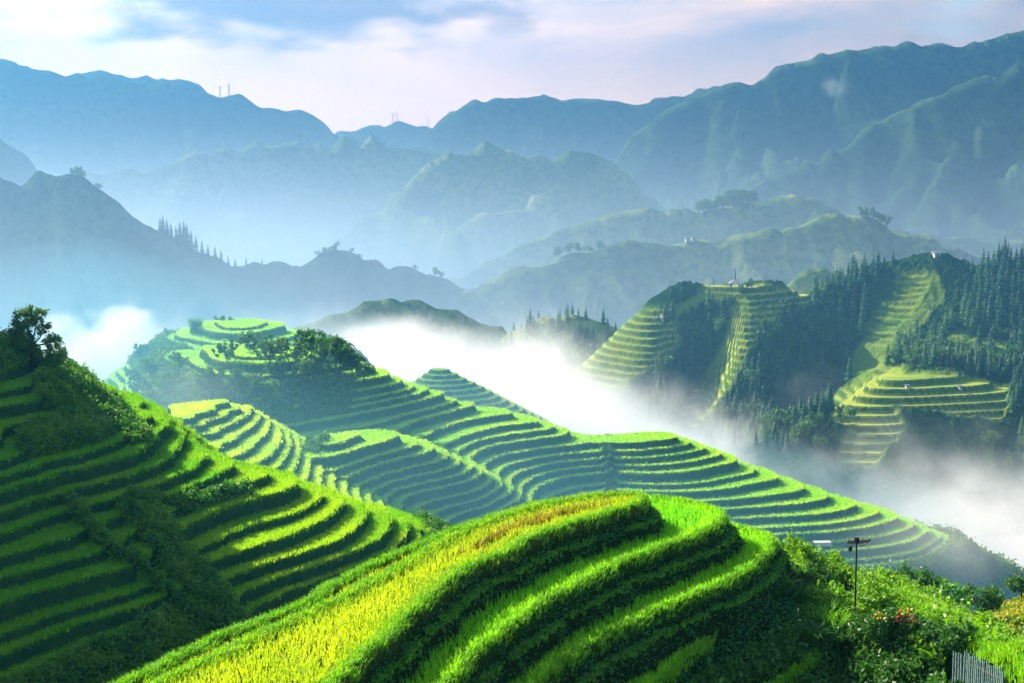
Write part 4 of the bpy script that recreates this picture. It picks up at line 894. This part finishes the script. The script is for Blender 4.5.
# conifers
def conifer_mesh(hh, seed, n_t=11, nb=11):
    vs = []; vv = []
    for i in range(n_t):
        f = i / (n_t - 1); z = hh * (0.12 + 0.86 * f); L = hh * random.uniform(0.2, 0.27) * (1 - f) ** 0.8 + hh * 0.02
        for j in range(nb):
            a = 2 * math.pi * (j + random.random() * 0.8) / nb; l = L * random.uniform(0.7, 1.25); dz = -l * random.uniform(0.15, 0.5); w = l * 0.34
            ca, sa = math.cos(a), math.sin(a); zz = z + random.uniform(-.03, .03) * hh
            vs += [(0, 0, zz + hh * 0.045), (ca * l * .6 - sa * w, sa * l * .6 + ca * w, zz + dz * .5), (ca * l, sa * l, zz + dz), (ca * l * .6 + sa * w, sa * l * .6 - ca * w, zz + dz * .5)]; vv += [random.random()] * 4
    vs += [(-.02 * hh, 0, hh * .95), (0, .02 * hh, hh * .93), (.02 * hh, 0, hh * .95), (0, 0, hh * 1.05)]; vv += [0.5] * 4
    return np.array(vs), np.array(vv)
CON = []
for i in range(4):
    vs, vv = conifer_mesh(1.0, i)
    CON.append((tube_mesh('trunk', [[(0, 0, -0.08, 0.022), (0, 0, 0.9, 0.006)]], bark, link=False, sides=5), mesh_obj('crown', vs, np.arange(len(vs)), 4, needle, attrs=dict(v=vv), link=False)))
def scatter_px(key, n, polys, y0, y1, mask=None):
    xs_, ys_, Z_ = FIELDS[key]; out = []
    x = rng.uniform(xs_[0] + 1, xs_[-1] - 1, n * 60); y = rng.uniform(max(ys_[0], y0), min(ys_[-1], y1), n * 60); z = height_at(key, x, y); px, py = project(x, y, z)
    ins = np.zeros(len(x), bool)
    for poly in polys:
        c = np.zeros(len(x), bool)
        for i in range(len(poly)):
            ax, ay = poly[i]; bx, by = poly[(i + 1) % len(poly)]
            c ^= ((ay > py) != (by > py)) & (px < (bx - ax) * (py - ay) / (by - ay + 1e-9) + ax)
        ins |= c
    idx = np.nonzero(ins)[0]; 
    for i in idx:
        if len(out) >= n: break
        if mask is not None and not mask(x[i], y[i], px[i], py[i]): continue
        if all((x[i] - a) ** 2 + (y[i] - b) ** 2 > 3.0 for a, b, _ in out): out.append((x[i], y[i], z[i]))
    return out
g_ = RIGHT
def rt_at(A, x, y): return A[int(np.clip((y - g_['Y'][0, 0]) / 0.5, 0, A.shape[0] - 1)), int(np.clip((x - g_['X'][0, 0]) / 0.5, 0, A.shape[1] - 1))]
def okr(x, y, px, py): return rt_at(g_['ter'], x, y) < 0.3 and (rt_at(g_['dry'], x, y) < 0.4 or random.random() < 0.06)
forest_px = [[(690, 310), (720, 300), (735, 330), (715, 370), (670, 420), (640, 440), (655, 380)], [(800, 300), (825, 292), (850, 276), (880, 270), (872, 300), (880, 330), (940, 335), (965, 300), (980, 272), (1024, 262), (1040, 262), (1040, 470), (1000, 400), (960, 372), (900, 360), (840, 400), (800, 450), (700, 460), (740, 380), (770, 330)]]
pts = scatter_px('right', 430, forest_px, 300, 440, okr)
pts.sort(key=lambda p: p[1]); rest = pts[190:]
for i, p in enumerate(pts[:190]):
    place(CON[i % 4], 'conifer', (p[0], p[1], p[2] - 0.3), 'dark conifer in the dense wood on the steep hill across the fog', 'conifer', 'conifers of the wood on the right hill', random.uniform(5.0, 8.0), i * 1.7)
vs, vv = [], []
base_v, base_a = conifer_mesh(1.0, 9, 9, 8)
for p in rest:
    vs.append(base_v * random.uniform(5.0, 8.0) + np.array([p[0], p[1], p[2] - 0.3])); vv.append(base_a)
tag(mesh_obj('conifer_wood', np.concatenate(vs), np.arange(sum(len(a) for a in vs)), 4, needle, attrs=dict(v=np.concatenate(vv))), 'farther conifers filling the upper slopes of the right hill', 'wood', kind='stuff')
sky_c = [(848, 279, 5.5), (856, 276, 6.5), (866, 274, 5), (877, 271, 6.5), (884, 270, 6), (893, 264, 6), (987, 274, 6.5), (993, 270, 7.5), (998, 269, 8), (1004, 266, 8.5), (1010, 268, 7.5), (1016, 269, 7), (1021, 268, 7), (972, 270, 5), (665, 321, 6), (672, 318, 6.5), (838, 287, 6), (831, 292, 6)]
for i, (px, py, h_) in enumerate(sky_c):
    l_ = find_at('right', px, py + 2, 380, 435); place(CON[i % 4], 'conifer', (l_[0], l_[1], l_[2] - 0.3), 'pointed conifer standing out on the crest of the right hill' if i not in (14, 15) else 'one of two dark conifers above the left terraced spur', 'conifer', 'crest conifers of the right hill' if i not in (14, 15) else 'pair of conifers on the spur', h_ * random.uniform(.85, 1.1), i)
bp = scatter_px('right', 110, [[(690, 300), (735, 300), (720, 380), (640, 440), (655, 370)], [(740, 340), (790, 320), (830, 330), (800, 440), (700, 450)], [(890, 350), (960, 340), (1030, 330), (1030, 400), (900, 372)], [(800, 440), (830, 415), (850, 420), (820, 470)], [(985, 400), (1030, 400), (1030, 460), (990, 460)]], 300, 440, okr)
for i, p in enumerate(bp):
    place(PR[1 + 2 * (i % 2)], 'broadleaf_tree', (p[0], p[1], p[2] - 0.6), 'rounded lighter tree among the conifers of the right hill', 'tree', 'broadleaf trees in the right hill wood', random.uniform(1.2, 2.0), i)
# woods and single trees on the far ridges
def hf(name, i):
    return [HF[k] for k in HF if k.startswith(name)][i]
keys = list(HF)
RN = dict(zip(['B0', 'A', 'B', 'C', 'D', 'E', 'E1', 'B3', 'D2', 'E2', 'G1', 'G2', 'G3', 'F', 'H', 'H2'], keys))
for k, v in RN.items(): FIELDS[k] = HF[v]
def crest_y(key, px, py, y0, y1):
    l = find_at(key, px, py + 1.5, y0, y1); return l
p2 = scatter_px('H2', 110, [[(480, 355), (520, 326), (545, 314), (575, 310), (600, 316), (630, 330), (655, 352), (600, 385), (500, 385)]], 380, 440)
for i, p in enumerate(p2):
    place(CON[i % 4], 'conifer', (p[0], p[1], p[2] - 0.3), 'misty conifer on the wooded knoll in the middle of the fog', 'conifer', 'conifers of the misty knoll', random.uniform(3.6, 6.4), i)
for i, (px, h_) in enumerate(((160, 6), (163, 7), (167, 6.5), (171, 6), (176, 6), (180, 8.5), (184, 9.5), (187, 9), (191, 8), (196, 7), (202, 6), (208, 5), (215, 5.5), (221, 5), (228, 4.5), (235, 4), (246, 4), (262, 3.5))):
    py = np.interp(px, [120, 155, 185, 200, 215, 240, 290], [200, 225, 236, 249, 256, 260, 260]); l_ = crest_y('F', px, py, 560, 620)
    place(CON[i % 4], 'conifer', (l_[0], l_[1], l_[2] - 0.5), 'small dark conifer in the line down the ridge of the dark teal mountain', 'conifer', 'conifers along the teal mountain ridge', h_, i)
for i, (px, h_) in enumerate(((72, .9), (77, 1.1), (82, .9), (98, .8), (334, 1.3), (318, .7), (326, .8), (352, .7), (360, .6), (415, .7), (434, 1.1), (441, .8))):
    py = np.interp(px, [40, 70, 85, 120, 290, 325, 345, 370, 400, 430, 450], [170, 171, 178, 200, 260, 252, 249, 255, 265, 271, 280]); l_ = crest_y('F', px, py, 560, 620)
    place(PR[i % 4], 'broadleaf_tree', (l_[0], l_[1], l_[2] - 0.8), 'tiny round tree on the skyline of the dark teal mountain', 'tree', 'round trees on the teal mountain skyline', h_ * 1.3, i)
i = 0
for px in list(range(699, 752, 4)) + [703, 713, 722, 733, 741, 747]:
    py = 206 - (px - 699) * 0.13; l_ = crest_y('G1', px, py, 660, 720); i += 1
    place(PR[i % 4], 'broadleaf_tree', (l_[0], l_[1] - (i % 3) * 2, l_[2] - 1), 'small dark tree in the clump on the crest of the long low hill', 'tree', 'clump of trees on the low hill crest', random.uniform(1.6, 2.4), i)
for i, (px, py) in enumerate(((862, 215), (868, 216), (874, 214), (880, 219), (846, 222), (886, 226), (560, 254), (570, 252), (580, 249), (590, 247), (598, 245))):
    l_ = crest_y('G2', px, py, 540, 600); place(PR[i % 4], 'broadleaf_tree', (l_[0], l_[1], l_[2] - .8), 'small tree on the skyline of the rounded green hill behind the pavilion', 'tree', 'trees on the rounded green hill', random.uniform(1.0, 1.9), i)
for i, px in enumerate((372, 378, 384, 392, 397, 417, 425, 430, 355, 300, 310)):
    py = np.interp(px, [300, 345, 370, 400, 430], [137, 134, 135, 145, 148]); l_ = crest_y('E', px, py, 1000, 1060); place(PR[i % 4], 'broadleaf_tree', (l_[0], l_[1], l_[2] - .8), 'speck of a tree on the crest of the hazy middle mountain', 'tree', 'trees on the hazy middle mountain', random.uniform(0.9, 1.5), i)

# ------------------------------------------------------------------ built things
wall_m = simple_mat('whitewash', (0.6, 0.58, 0.55), col2=(0.45, 0.43, 0.4)); roof_m = simple_mat('grey_roof', (0.22, 0.22, 0.24)); pale_roof = simple_mat('pale_sheet_roof', (0.72, 0.68, 0.52), col2=(0.6, 0.56, 0.42))
steel = simple_mat('dull_steel', (0.16, 0.17, 0.18), rough=0.5, metal=0.4); dark_m = simple_mat('dark_fitting', (0.03, 0.03, 0.035)); porcelain = simple_mat('insulator_glaze', (0.30, 0.28, 0.25), rough=0.3)
concrete = simple_mat('concrete', (0.16, 0.15, 0.14)); cane_m = simple_mat('pale_cane', (0.26, 0.36, 0.36), col2=(0.08, 0.16, 0.17), scale=14)
def boxes(name, bl, mat, parent=None):
    vs, fs = [], []
    for (x0, y0, z0, x1, y1, z1) in bl:
        k = len(vs); vs += [(x0, y0, z0), (x1, y0, z0), (x1, y1, z0), (x0, y1, z0), (x0, y0, z1), (x1, y0, z1), (x1, y1, z1), (x0, y1, z1)]
        fs += [k + a for a in (0, 3, 2, 1, 4, 5, 6, 7, 0, 1, 5, 4, 1, 2, 6, 5, 2, 3, 7, 6, 3, 0, 4, 7)]
    return mesh_obj(name, np.array(vs), fs, 4, mat, parent=parent)
def gable(name, w, d, z, h, mat, parent, ov=0.2):
    a, b = w / 2 + ov, d / 2 + ov
    v = [(-a, -b, z), (a, -b, z), (a, b, z), (-a, b, z), (-a, 0, z + h), (a, 0, z + h), (-a, -b, z - .1), (a, -b, z - .1), (a, b, z - .1), (-a, b, z - .1)]
    f = [0, 1, 5, 4, 2, 3, 4, 5, 6, 7, 1, 0, 8, 9, 3, 2, 6, 9, 8, 7, 0, 4, 3, 3, 1, 2, 5, 5, 7, 8, 2, 1, 9, 6, 0, 3]
    vs = np.array(v); me = [f[i:i + 4] for i in range(0, len(f), 4)]; tri = []
    for q in me:
        q = list(dict.fromkeys(q)); tri += [q[0], q[1], q[2]] + ([q[0], q[2], q[3]] if len(q) == 4 else [])
    return mesh_obj(name, vs, tri, 3, mat, parent=parent)
def hut(loc, w, d, h, label, rz=0.2, rm=None):
    t = empty('hut', loc, label, 'hut', rz=rz); boxes('wall', [(-w / 2, -d / 2, -0.3, w / 2, d / 2, h)], wall_m, t); gable('roof', w, d, h + .1, h * .45, rm or roof_m, t)
    boxes('door', [(-w * .13, -d / 2 - .05, 0, w * .08, -d / 2 - .003, h * .75)], dark_m, t); boxes('window', [(w * .2, -d / 2 - .04, h * .4, w * .38, -d / 2 - .003, h * .7)], dark_m, t); return t
for key, px, py, y0, y1, w_, d_, h_, lab in (('G2', 687, 239, 540, 600, 1.3, 1.5, 1.2, 'tiny white hut, left of a pair on the hill behind the spur'), ('G2', 693, 239, 540, 600, 1.2, 1.5, 1.4, 'tiny white hut, right of a pair on the hill behind the spur'),
        ('right', 664, 321, 380, 430, 1.5, 1.6, 1.3, 'small white house beside the two conifers on the spur skyline'), ('right', 936, 257, 395, 440, 2.0, 2, 1.2, 'grey roofed shelter on the summit of the wooded hill'),
        ('right', 780, 302, 380, 430, 0.8, 0.8, 0.7, 'tiny white shed among the upper terraces of the right spur'), ('right', 907, 388, 325, 365, 0.7, .7, 0.6, 'tiny white shed, left one on the lower terraced nose'), ('right', 960, 389, 325, 365, 0.7, .7, 0.6, 'tiny white shed, right one on the lower terraced nose'),
        ('G2', 627, 285, 540, 590, 2.6, 2, 1.5, 'white walled house low on the slope above the misty knoll')):
    l_ = find_at(key, px, py, y0, y1); hut(l_, w_, d_, h_, lab)
l_ = find_at('mid', 822, 552, 195, 225)
t = empty('field_shelter', l_, 'pale flat roofed field shelter on the terraces left of the utility pole', 'shelter', rz=0.06)
boxes('roof', [(-1.2, -0.5, 1.45, 1.2, 0.5, 1.53), (-1.2, -0.54, 0.98, 1.2, -0.503, 1.50)], pale_roof, t)
for sx in (-1.12, 1.12):
    for sy in (-0.44, 0.44): boxes('post', [(sx - .05, sy - .05, -0.6, sx + .05, sy + .05, 1.447)], bark, t)
# pavilion with mast among shrubs on the spur
l_ = find_at('right', 735, 290, 385, 430)
t = empty('pavilion', (l_[0], l_[1], l_[2]), 'small dark pavilion with a needle mast on the terraced spur', 'pavilion')
for sx in (-1, 1):
    for sy in (-1, 1): boxes('post', [(sx * 1.2 - .1, sy * 1.2 - .1, -0.5, sx * 1.2 + .1, sy * 1.2 + .1, 2.0)], dark_m, t)
rf = mesh_obj('roof', np.array([(-1.8, -1.8, 2.0), (1.8, -1.8, 2.0), (1.8, 1.8, 2.0), (-1.8, 1.8, 2.0), (0, 0, 3.1)]), [0, 1, 4, 1, 2, 4, 2, 3, 4, 3, 0, 4, 0, 2, 1, 0, 3, 2], 3, roof_m, parent=t)
tube_mesh('mast', [[(0, 0, 2.6, .16), (0, 0, 5.0, .12), (0, 0, 6.3, .03)]], dark_m, parent=t, sides=6)
for i, (dx, dy, s_) in enumerate(((-5, -1, .9), (-3.2, -1.5, 1.1), (-1.5, -2.6, .8), (1.4, -2.7, .9), (3.2, -1, 1.1), (4.6, 0, .8))):
    px = l_[0] + dx; py = l_[1] + dy; place(PR[i % 4], 'bush', (px, py, float(height_at('right', px, py)) - .5), 'dark bush in the ring around the small pavilion', 'bush', 'bushes around the pavilion', s_, i)
# masts on the far ridges
def mast(loc, h, label, group):
    t = empty('lattice_mast', loc, label, 'mast', group); sg = []
    for sx in (-1, 1):
        for sy in (-1, 1): sg.append([(sx * h * .09, sy * h * .09, -1, h * .012), (sx * h * .015, sy * h * .015, h, h * .01)])
    for k in range(1, 7):
        z = h * k / 7; r = h * (.09 - .075 * k / 7); sg += [[(-r, -r, z, h * .006), (r, -r, z, h * .006)], [(r, -r, z, h * .006), (r, r, z, h * .006)], [(r, r, z, h * .006), (-r, r, z, h * .006)], [(-r, r, z, h * .006), (-r, -r, z, h * .006)]]
    tube_mesh('frame', sg, steel, parent=t, sides=4)
    for k in (0.72, 0.9): tube_mesh('crossarm', [[(-h * .16, 0, h * k, h * .01), (h * .16, 0, h * k, h * .01)]], steel, parent=t, sides=4)
for key, px, py, y0, y1, h_, lab in (('B', 220, 89, 1250, 1400, 11, 'thin mast on the broad pale mountain, left of two'), ('B', 229, 90, 1250, 1400, 12, 'thin mast on the broad pale mountain, right of two'), ('A', 393, 115, 1500, 1650, 12, 'faint mast on the rounded pale hill, left of two close together'), ('A', 397, 114, 1500, 1650, 11, 'faint mast on the rounded pale hill, right of two close together'), ('A', 428, 121, 1500, 1650, 9, 'single faint mast on the right shoulder of the pale hill')):
    mast(find_at(key, px, py, y0, y1), h_, lab, 'masts on the far ridges')

# utility pole above the gully
Yp = 41.0; top = at(857, 541, Yp); gz_ = float(height_at('front', top[0], Yp)); H_ = float(top[2]) - gz_
t = empty('utility_pole', (float(top[0]), Yp, gz_), 'slender utility pole with crossarms rising from the gully', 'utility pole', rz=0.12)
tube_mesh('pole', [[(0, 0, -0.6, .038), (0, 0, H_ * .5, .03), (-0.01, 0, H_ + .05, .025)]], dark_m, parent=t, sides=10)
c1 = boxes('crossarm', [(-0.33, -.075, H_ - .02, .40, -.045, H_ + .04)], steel, t); boxes('crossarm', [(-0.30, .045, H_ - .10, .40, .075, H_ - .04)], steel, t)
for k, xx in enumerate((-.28, -.06, .12, .36)):
    ins = [[(xx, -.06, H_ + .042, .02), (xx, -.06, H_ + .06, .035), (xx, -.06, H_ + .075, .018), (xx, -.06, H_ + .09, .032), (xx, -.06, H_ + .11, .012)]]
    tube_mesh('insulator', ins, porcelain, parent=t, sides=8)
boxes('transformer_box', [(-.13, -.16, H_ - .02, .02, -.077, H_ + .14)], dark_m, t)
tube_mesh('cable_loop', [[(.05, 0, H_ - .12, .012), (.22, 0, H_ - .15, .012), (.38, 0, H_ - .08, .012), (.40, 0, H_ + .05, .012), (.3, 0, H_ + .10, .012), (.1, 0, H_ + .09, .012)]], porcelain, parent=t, sides=6)
boxes('switch_box', [(-.26, -.05, H_ - .30, -.16, .04, H_ - .16)], dark_m, t)
tube_mesh('brace', [[(-.22, 0, H_ - .18, .012), (0, 0, H_ - .04, .012)], [(0, 0, H_ - .3, .012), (.28, -.03, H_ - .05, .012)]], steel, parent=t, sides=6)

# cane fences
def fence(pts, hgt, label, step=0.085):
    w = np.array([at(*p) for p in pts]); base = w.mean(0); t = empty('cane_fence', tuple(float(v) for v in base), label, 'fence', 'pale cane fences in the gully'); sg = []
    L = np.linalg.norm(np.diff(w, axis=0), axis=1); S = np.r_[0, np.cumsum(L)]
    for s_ in np.arange(0, S[-1], step):
        p = np.array([np.interp(s_, S, w[:, i]) for i in range(3)]) - base; j = random.uniform(-.05, .05); r = random.uniform(.016, .026)
        sg.append([(p[0] + j * .3, p[1], p[2] - hgt, r), (p[0] + random.uniform(-.01, .01), p[1], p[2] - hgt * .5, r), (p[0] + j * .3, p[1], p[2] + j, r * .9)])
    for k in range(0, len(sg), 100): tube_mesh('canes', sg[k:k + 100], cane_m, parent=t, sides=6)
    for zz in (-.25, -hgt * .7):
        tube_mesh('rail', [[(*(w[i] - base + [0, .04, zz]), .018) for i in range(len(w))]], bark, parent=t, sides=6)
fence([(954, 650, 35.6), (966, 653, 35.2), (978, 658, 34.6), (990, 664, 34.0), (1005, 672, 33.2)], 1.3, 'long pale cane fence below the rice hedge at the lower right', 0.10)
fence([(911, 633, 41), (915, 627, 41.1), (921, 622, 41.2)], 0.45, 'short pale piece of cane fence in the gully beside the flowers', 0.07)

# flowering bush, bright bush, spiky plants in the gully
def at_front(px, py, y0=30, y1=62): return find_at('front', px, py, y0, y1)
flower_m = leaf_mat('red_flowers', (0.35, 0.02, 0.04), (0.5, 0.07, 0.05), (0.42, 0.03, 0.06), 0.2, 2); orange_m = leaf_mat('orange_flowers', (0.85, 0.32, 0.02), (0.9, 0.6, 0.03), (0.85, 0.4, 0.02), 0.2, 2)
l_ = at_front(893, 640)
t = empty('flowering_bush', l_, 'dark bush carrying red and orange flowers in the gully', 'bush')
bl = [(-.5, 0, .35, .4, .35), (.05, .1, .42, .45, .4), (.45, 0, .3, .38, .3)]; q = clump_points(bl, 2600); leaves('foliage', q, .11, bush_m, kind=None, parent=t)
tube_mesh('stem', [[(0, 0, -.3, .05), (x_, 0, z_, .015)] for x_, _, z_, _, _ in bl], bark, parent=t)
f1 = rng.normal(0, 1, (34, 3)) * [.20, .15, .07] + [.18, -.2, .72]; leaves('red_blossom', f1, .10, flower_m, kind=None, parent=t)
f2 = np.r_[rng.normal(0, 1, (18, 3)) * [.10, .1, .05] + [-.42, -.2, .75], rng.normal(0, 1, (14, 3)) * [.2, .12, .04] + [.25, -.15, .86]]; leaves('orange_blossom', f2, .09, orange_m, kind=None, parent=t)
for i, (px, py, n, L, up, lab) in enumerate(((828, 632, 60, 1.0, 1.5, 'drooping long leaved grass clump at the centre of the gully'), (800, 604, 46, .8, 1.4, 'arching grass clump right of the third terrace nose'), (812, 645, 40, .7, 1.4, 'small arching grass clump above the lowest terrace'), (782, 592, 34, .7, 1.3, 'grass clump hanging at the third terrace nose'))):
    l_ = at_front(px, py); spray('grass_clump', l_, n, L, .035, bush_m if i else grass_m, lab, 'plant', up, 'arching grass clumps in the gully')
SB = proto_mesh(*broadleaf_parts(1.2, rbl(8, .8, 1.3), 2600, .10, painted_sun_m, .7)); SB2 = proto_mesh(*broadleaf_parts(1.2, rbl(8, .8, 1.3), 2600, .11, bush_m, .7))
for i, (px, py, s_, k_, lab) in enumerate(((884, 618, 1.0, 0, 'bright yellow green bush right behind the utility pole'), (872, 600, 1.0, 0, 'bush with painted-in sunlight on the shoulder crest right of the pole'), (832, 577, .6, 0, 'bush with painted-in sunlight on the shoulder just left of the pole'), (905, 645, 1.0, 1, 'dark bush below the flowering bush'), (870, 655, 1.2, 1, 'dark bush at the bottom of the gully near the pole foot'), (935, 660, 1.1, 1, 'dark bush left of the long cane fence'), (840, 660, 1.0, 1, 'dark bush beside the lowest terrace'), (815, 592, .8, 1, 'dark bush on the bank under the shoulder'))):
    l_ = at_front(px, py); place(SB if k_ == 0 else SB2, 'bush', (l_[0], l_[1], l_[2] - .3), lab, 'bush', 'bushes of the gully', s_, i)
# trees beyond the shoulder
def tree_at(px, py, Y, s_, proto, name, lab, grp=None):
    p = at(px, py, Y); place(proto, name, (float(p[0]), float(p[1]), float(p[2])), lab, 'tree', grp, s_, px)
tree_at(925, 622, 66, .85, PRhi[0], 'broadleaf_tree', 'dark tree behind the shoulder, just left of the broad leaved tree')
tree_at(907, 613, 66, .75, PRhi[1], 'broadleaf_tree', 'low dark tree behind the shoulder crest')
tree_at(893, 605, 67, .6, PRhi[0], 'broadleaf_tree', 'small dark tree touching the shoulder crest')
tree_at(980, 628, 80, .9, PRhi[1], 'broadleaf_tree', 'slim tree on the skyline between the shoulder and the bushy slope')
tree_at(1021, 606, 87, .7, PRhi[0], 'broadleaf_tree', 'dark tree on the bushy slope at the right edge')
tree_at(972, 634, 80, .5, PRhi[0], 'broadleaf_tree', 'low bush like tree at the left foot of the bushy slope')
# banana like plant with broad leaves
ban = leaf_mat('broad_leaves', (0.05, 0.22, 0.03), (0.14, 0.36, 0.04), (0.10, 0.28, 0.02), 0.45, 1.0)
p = at(948, 613, 64); t = empty('broad_leaved_tree', tuple(float(v) for v in p), 'slender tree with clusters of broad drooping leaves above the shoulder', 'tree')
tube_mesh('trunk', [[(0, 0, -1.2, .07), (.05, 0, .5, .05), (-.1, 0, 1.3, .03)], [(.05, 0, .5, .04), (.5, 0, 1.0, .02)], [(.02, 0, .3, .04), (-.45, 0, .8, .02)]], bark, parent=t)
q = np.concatenate([rng.normal(0, 1, (26, 3)) * [.2, .2, .12] + c for c in ((-.15, 0, 1.35), (.35, 0, 1.15), (.62, 0, .85), (-.5, 0, .95), (-.2, 0, .8), (.15, .1, .6), (.75, 0, .5))]); leaves('crown', q, .30, ban, kind=None, parent=t)


# ------------------------------------------------------------------ single out the members of the short rows
bpy.context.view_layer.update()
ORD = ['leftmost', 'second from the left', 'third from the left', 'fourth from the left', 'fifth from the left', 'sixth from the left', 'seventh from the left', 'eighth from the left', 'ninth from the left', 'tenth from the left', 'eleventh from the left', 'twelfth from the left', 'thirteenth from the left', 'fourteenth from the left', 'fifteenth from the left', 'sixteenth from the left', 'seventeenth from the left', 'eighteenth from the left', 'nineteenth from the left', 'twentieth from the left', 'twenty first from the left', 'twenty second from the left']
byl = {}
for o in C.objects:
    if o.parent is None and o.get('label') and o.get('kind') is None: byl.setdefault(o['label'], []).append(o)
for l_, ob in byl.items():
    if 1 < len(ob) <= 22:
        ob.sort(key=lambda o: float(project(*o.location)[0]))
        grp = ob[0].get('group', 'row')
        for i, o in enumerate(ob): o['label'] = f"{ORD[i] if i < len(ob) - 1 else 'rightmost'} of the {grp}"
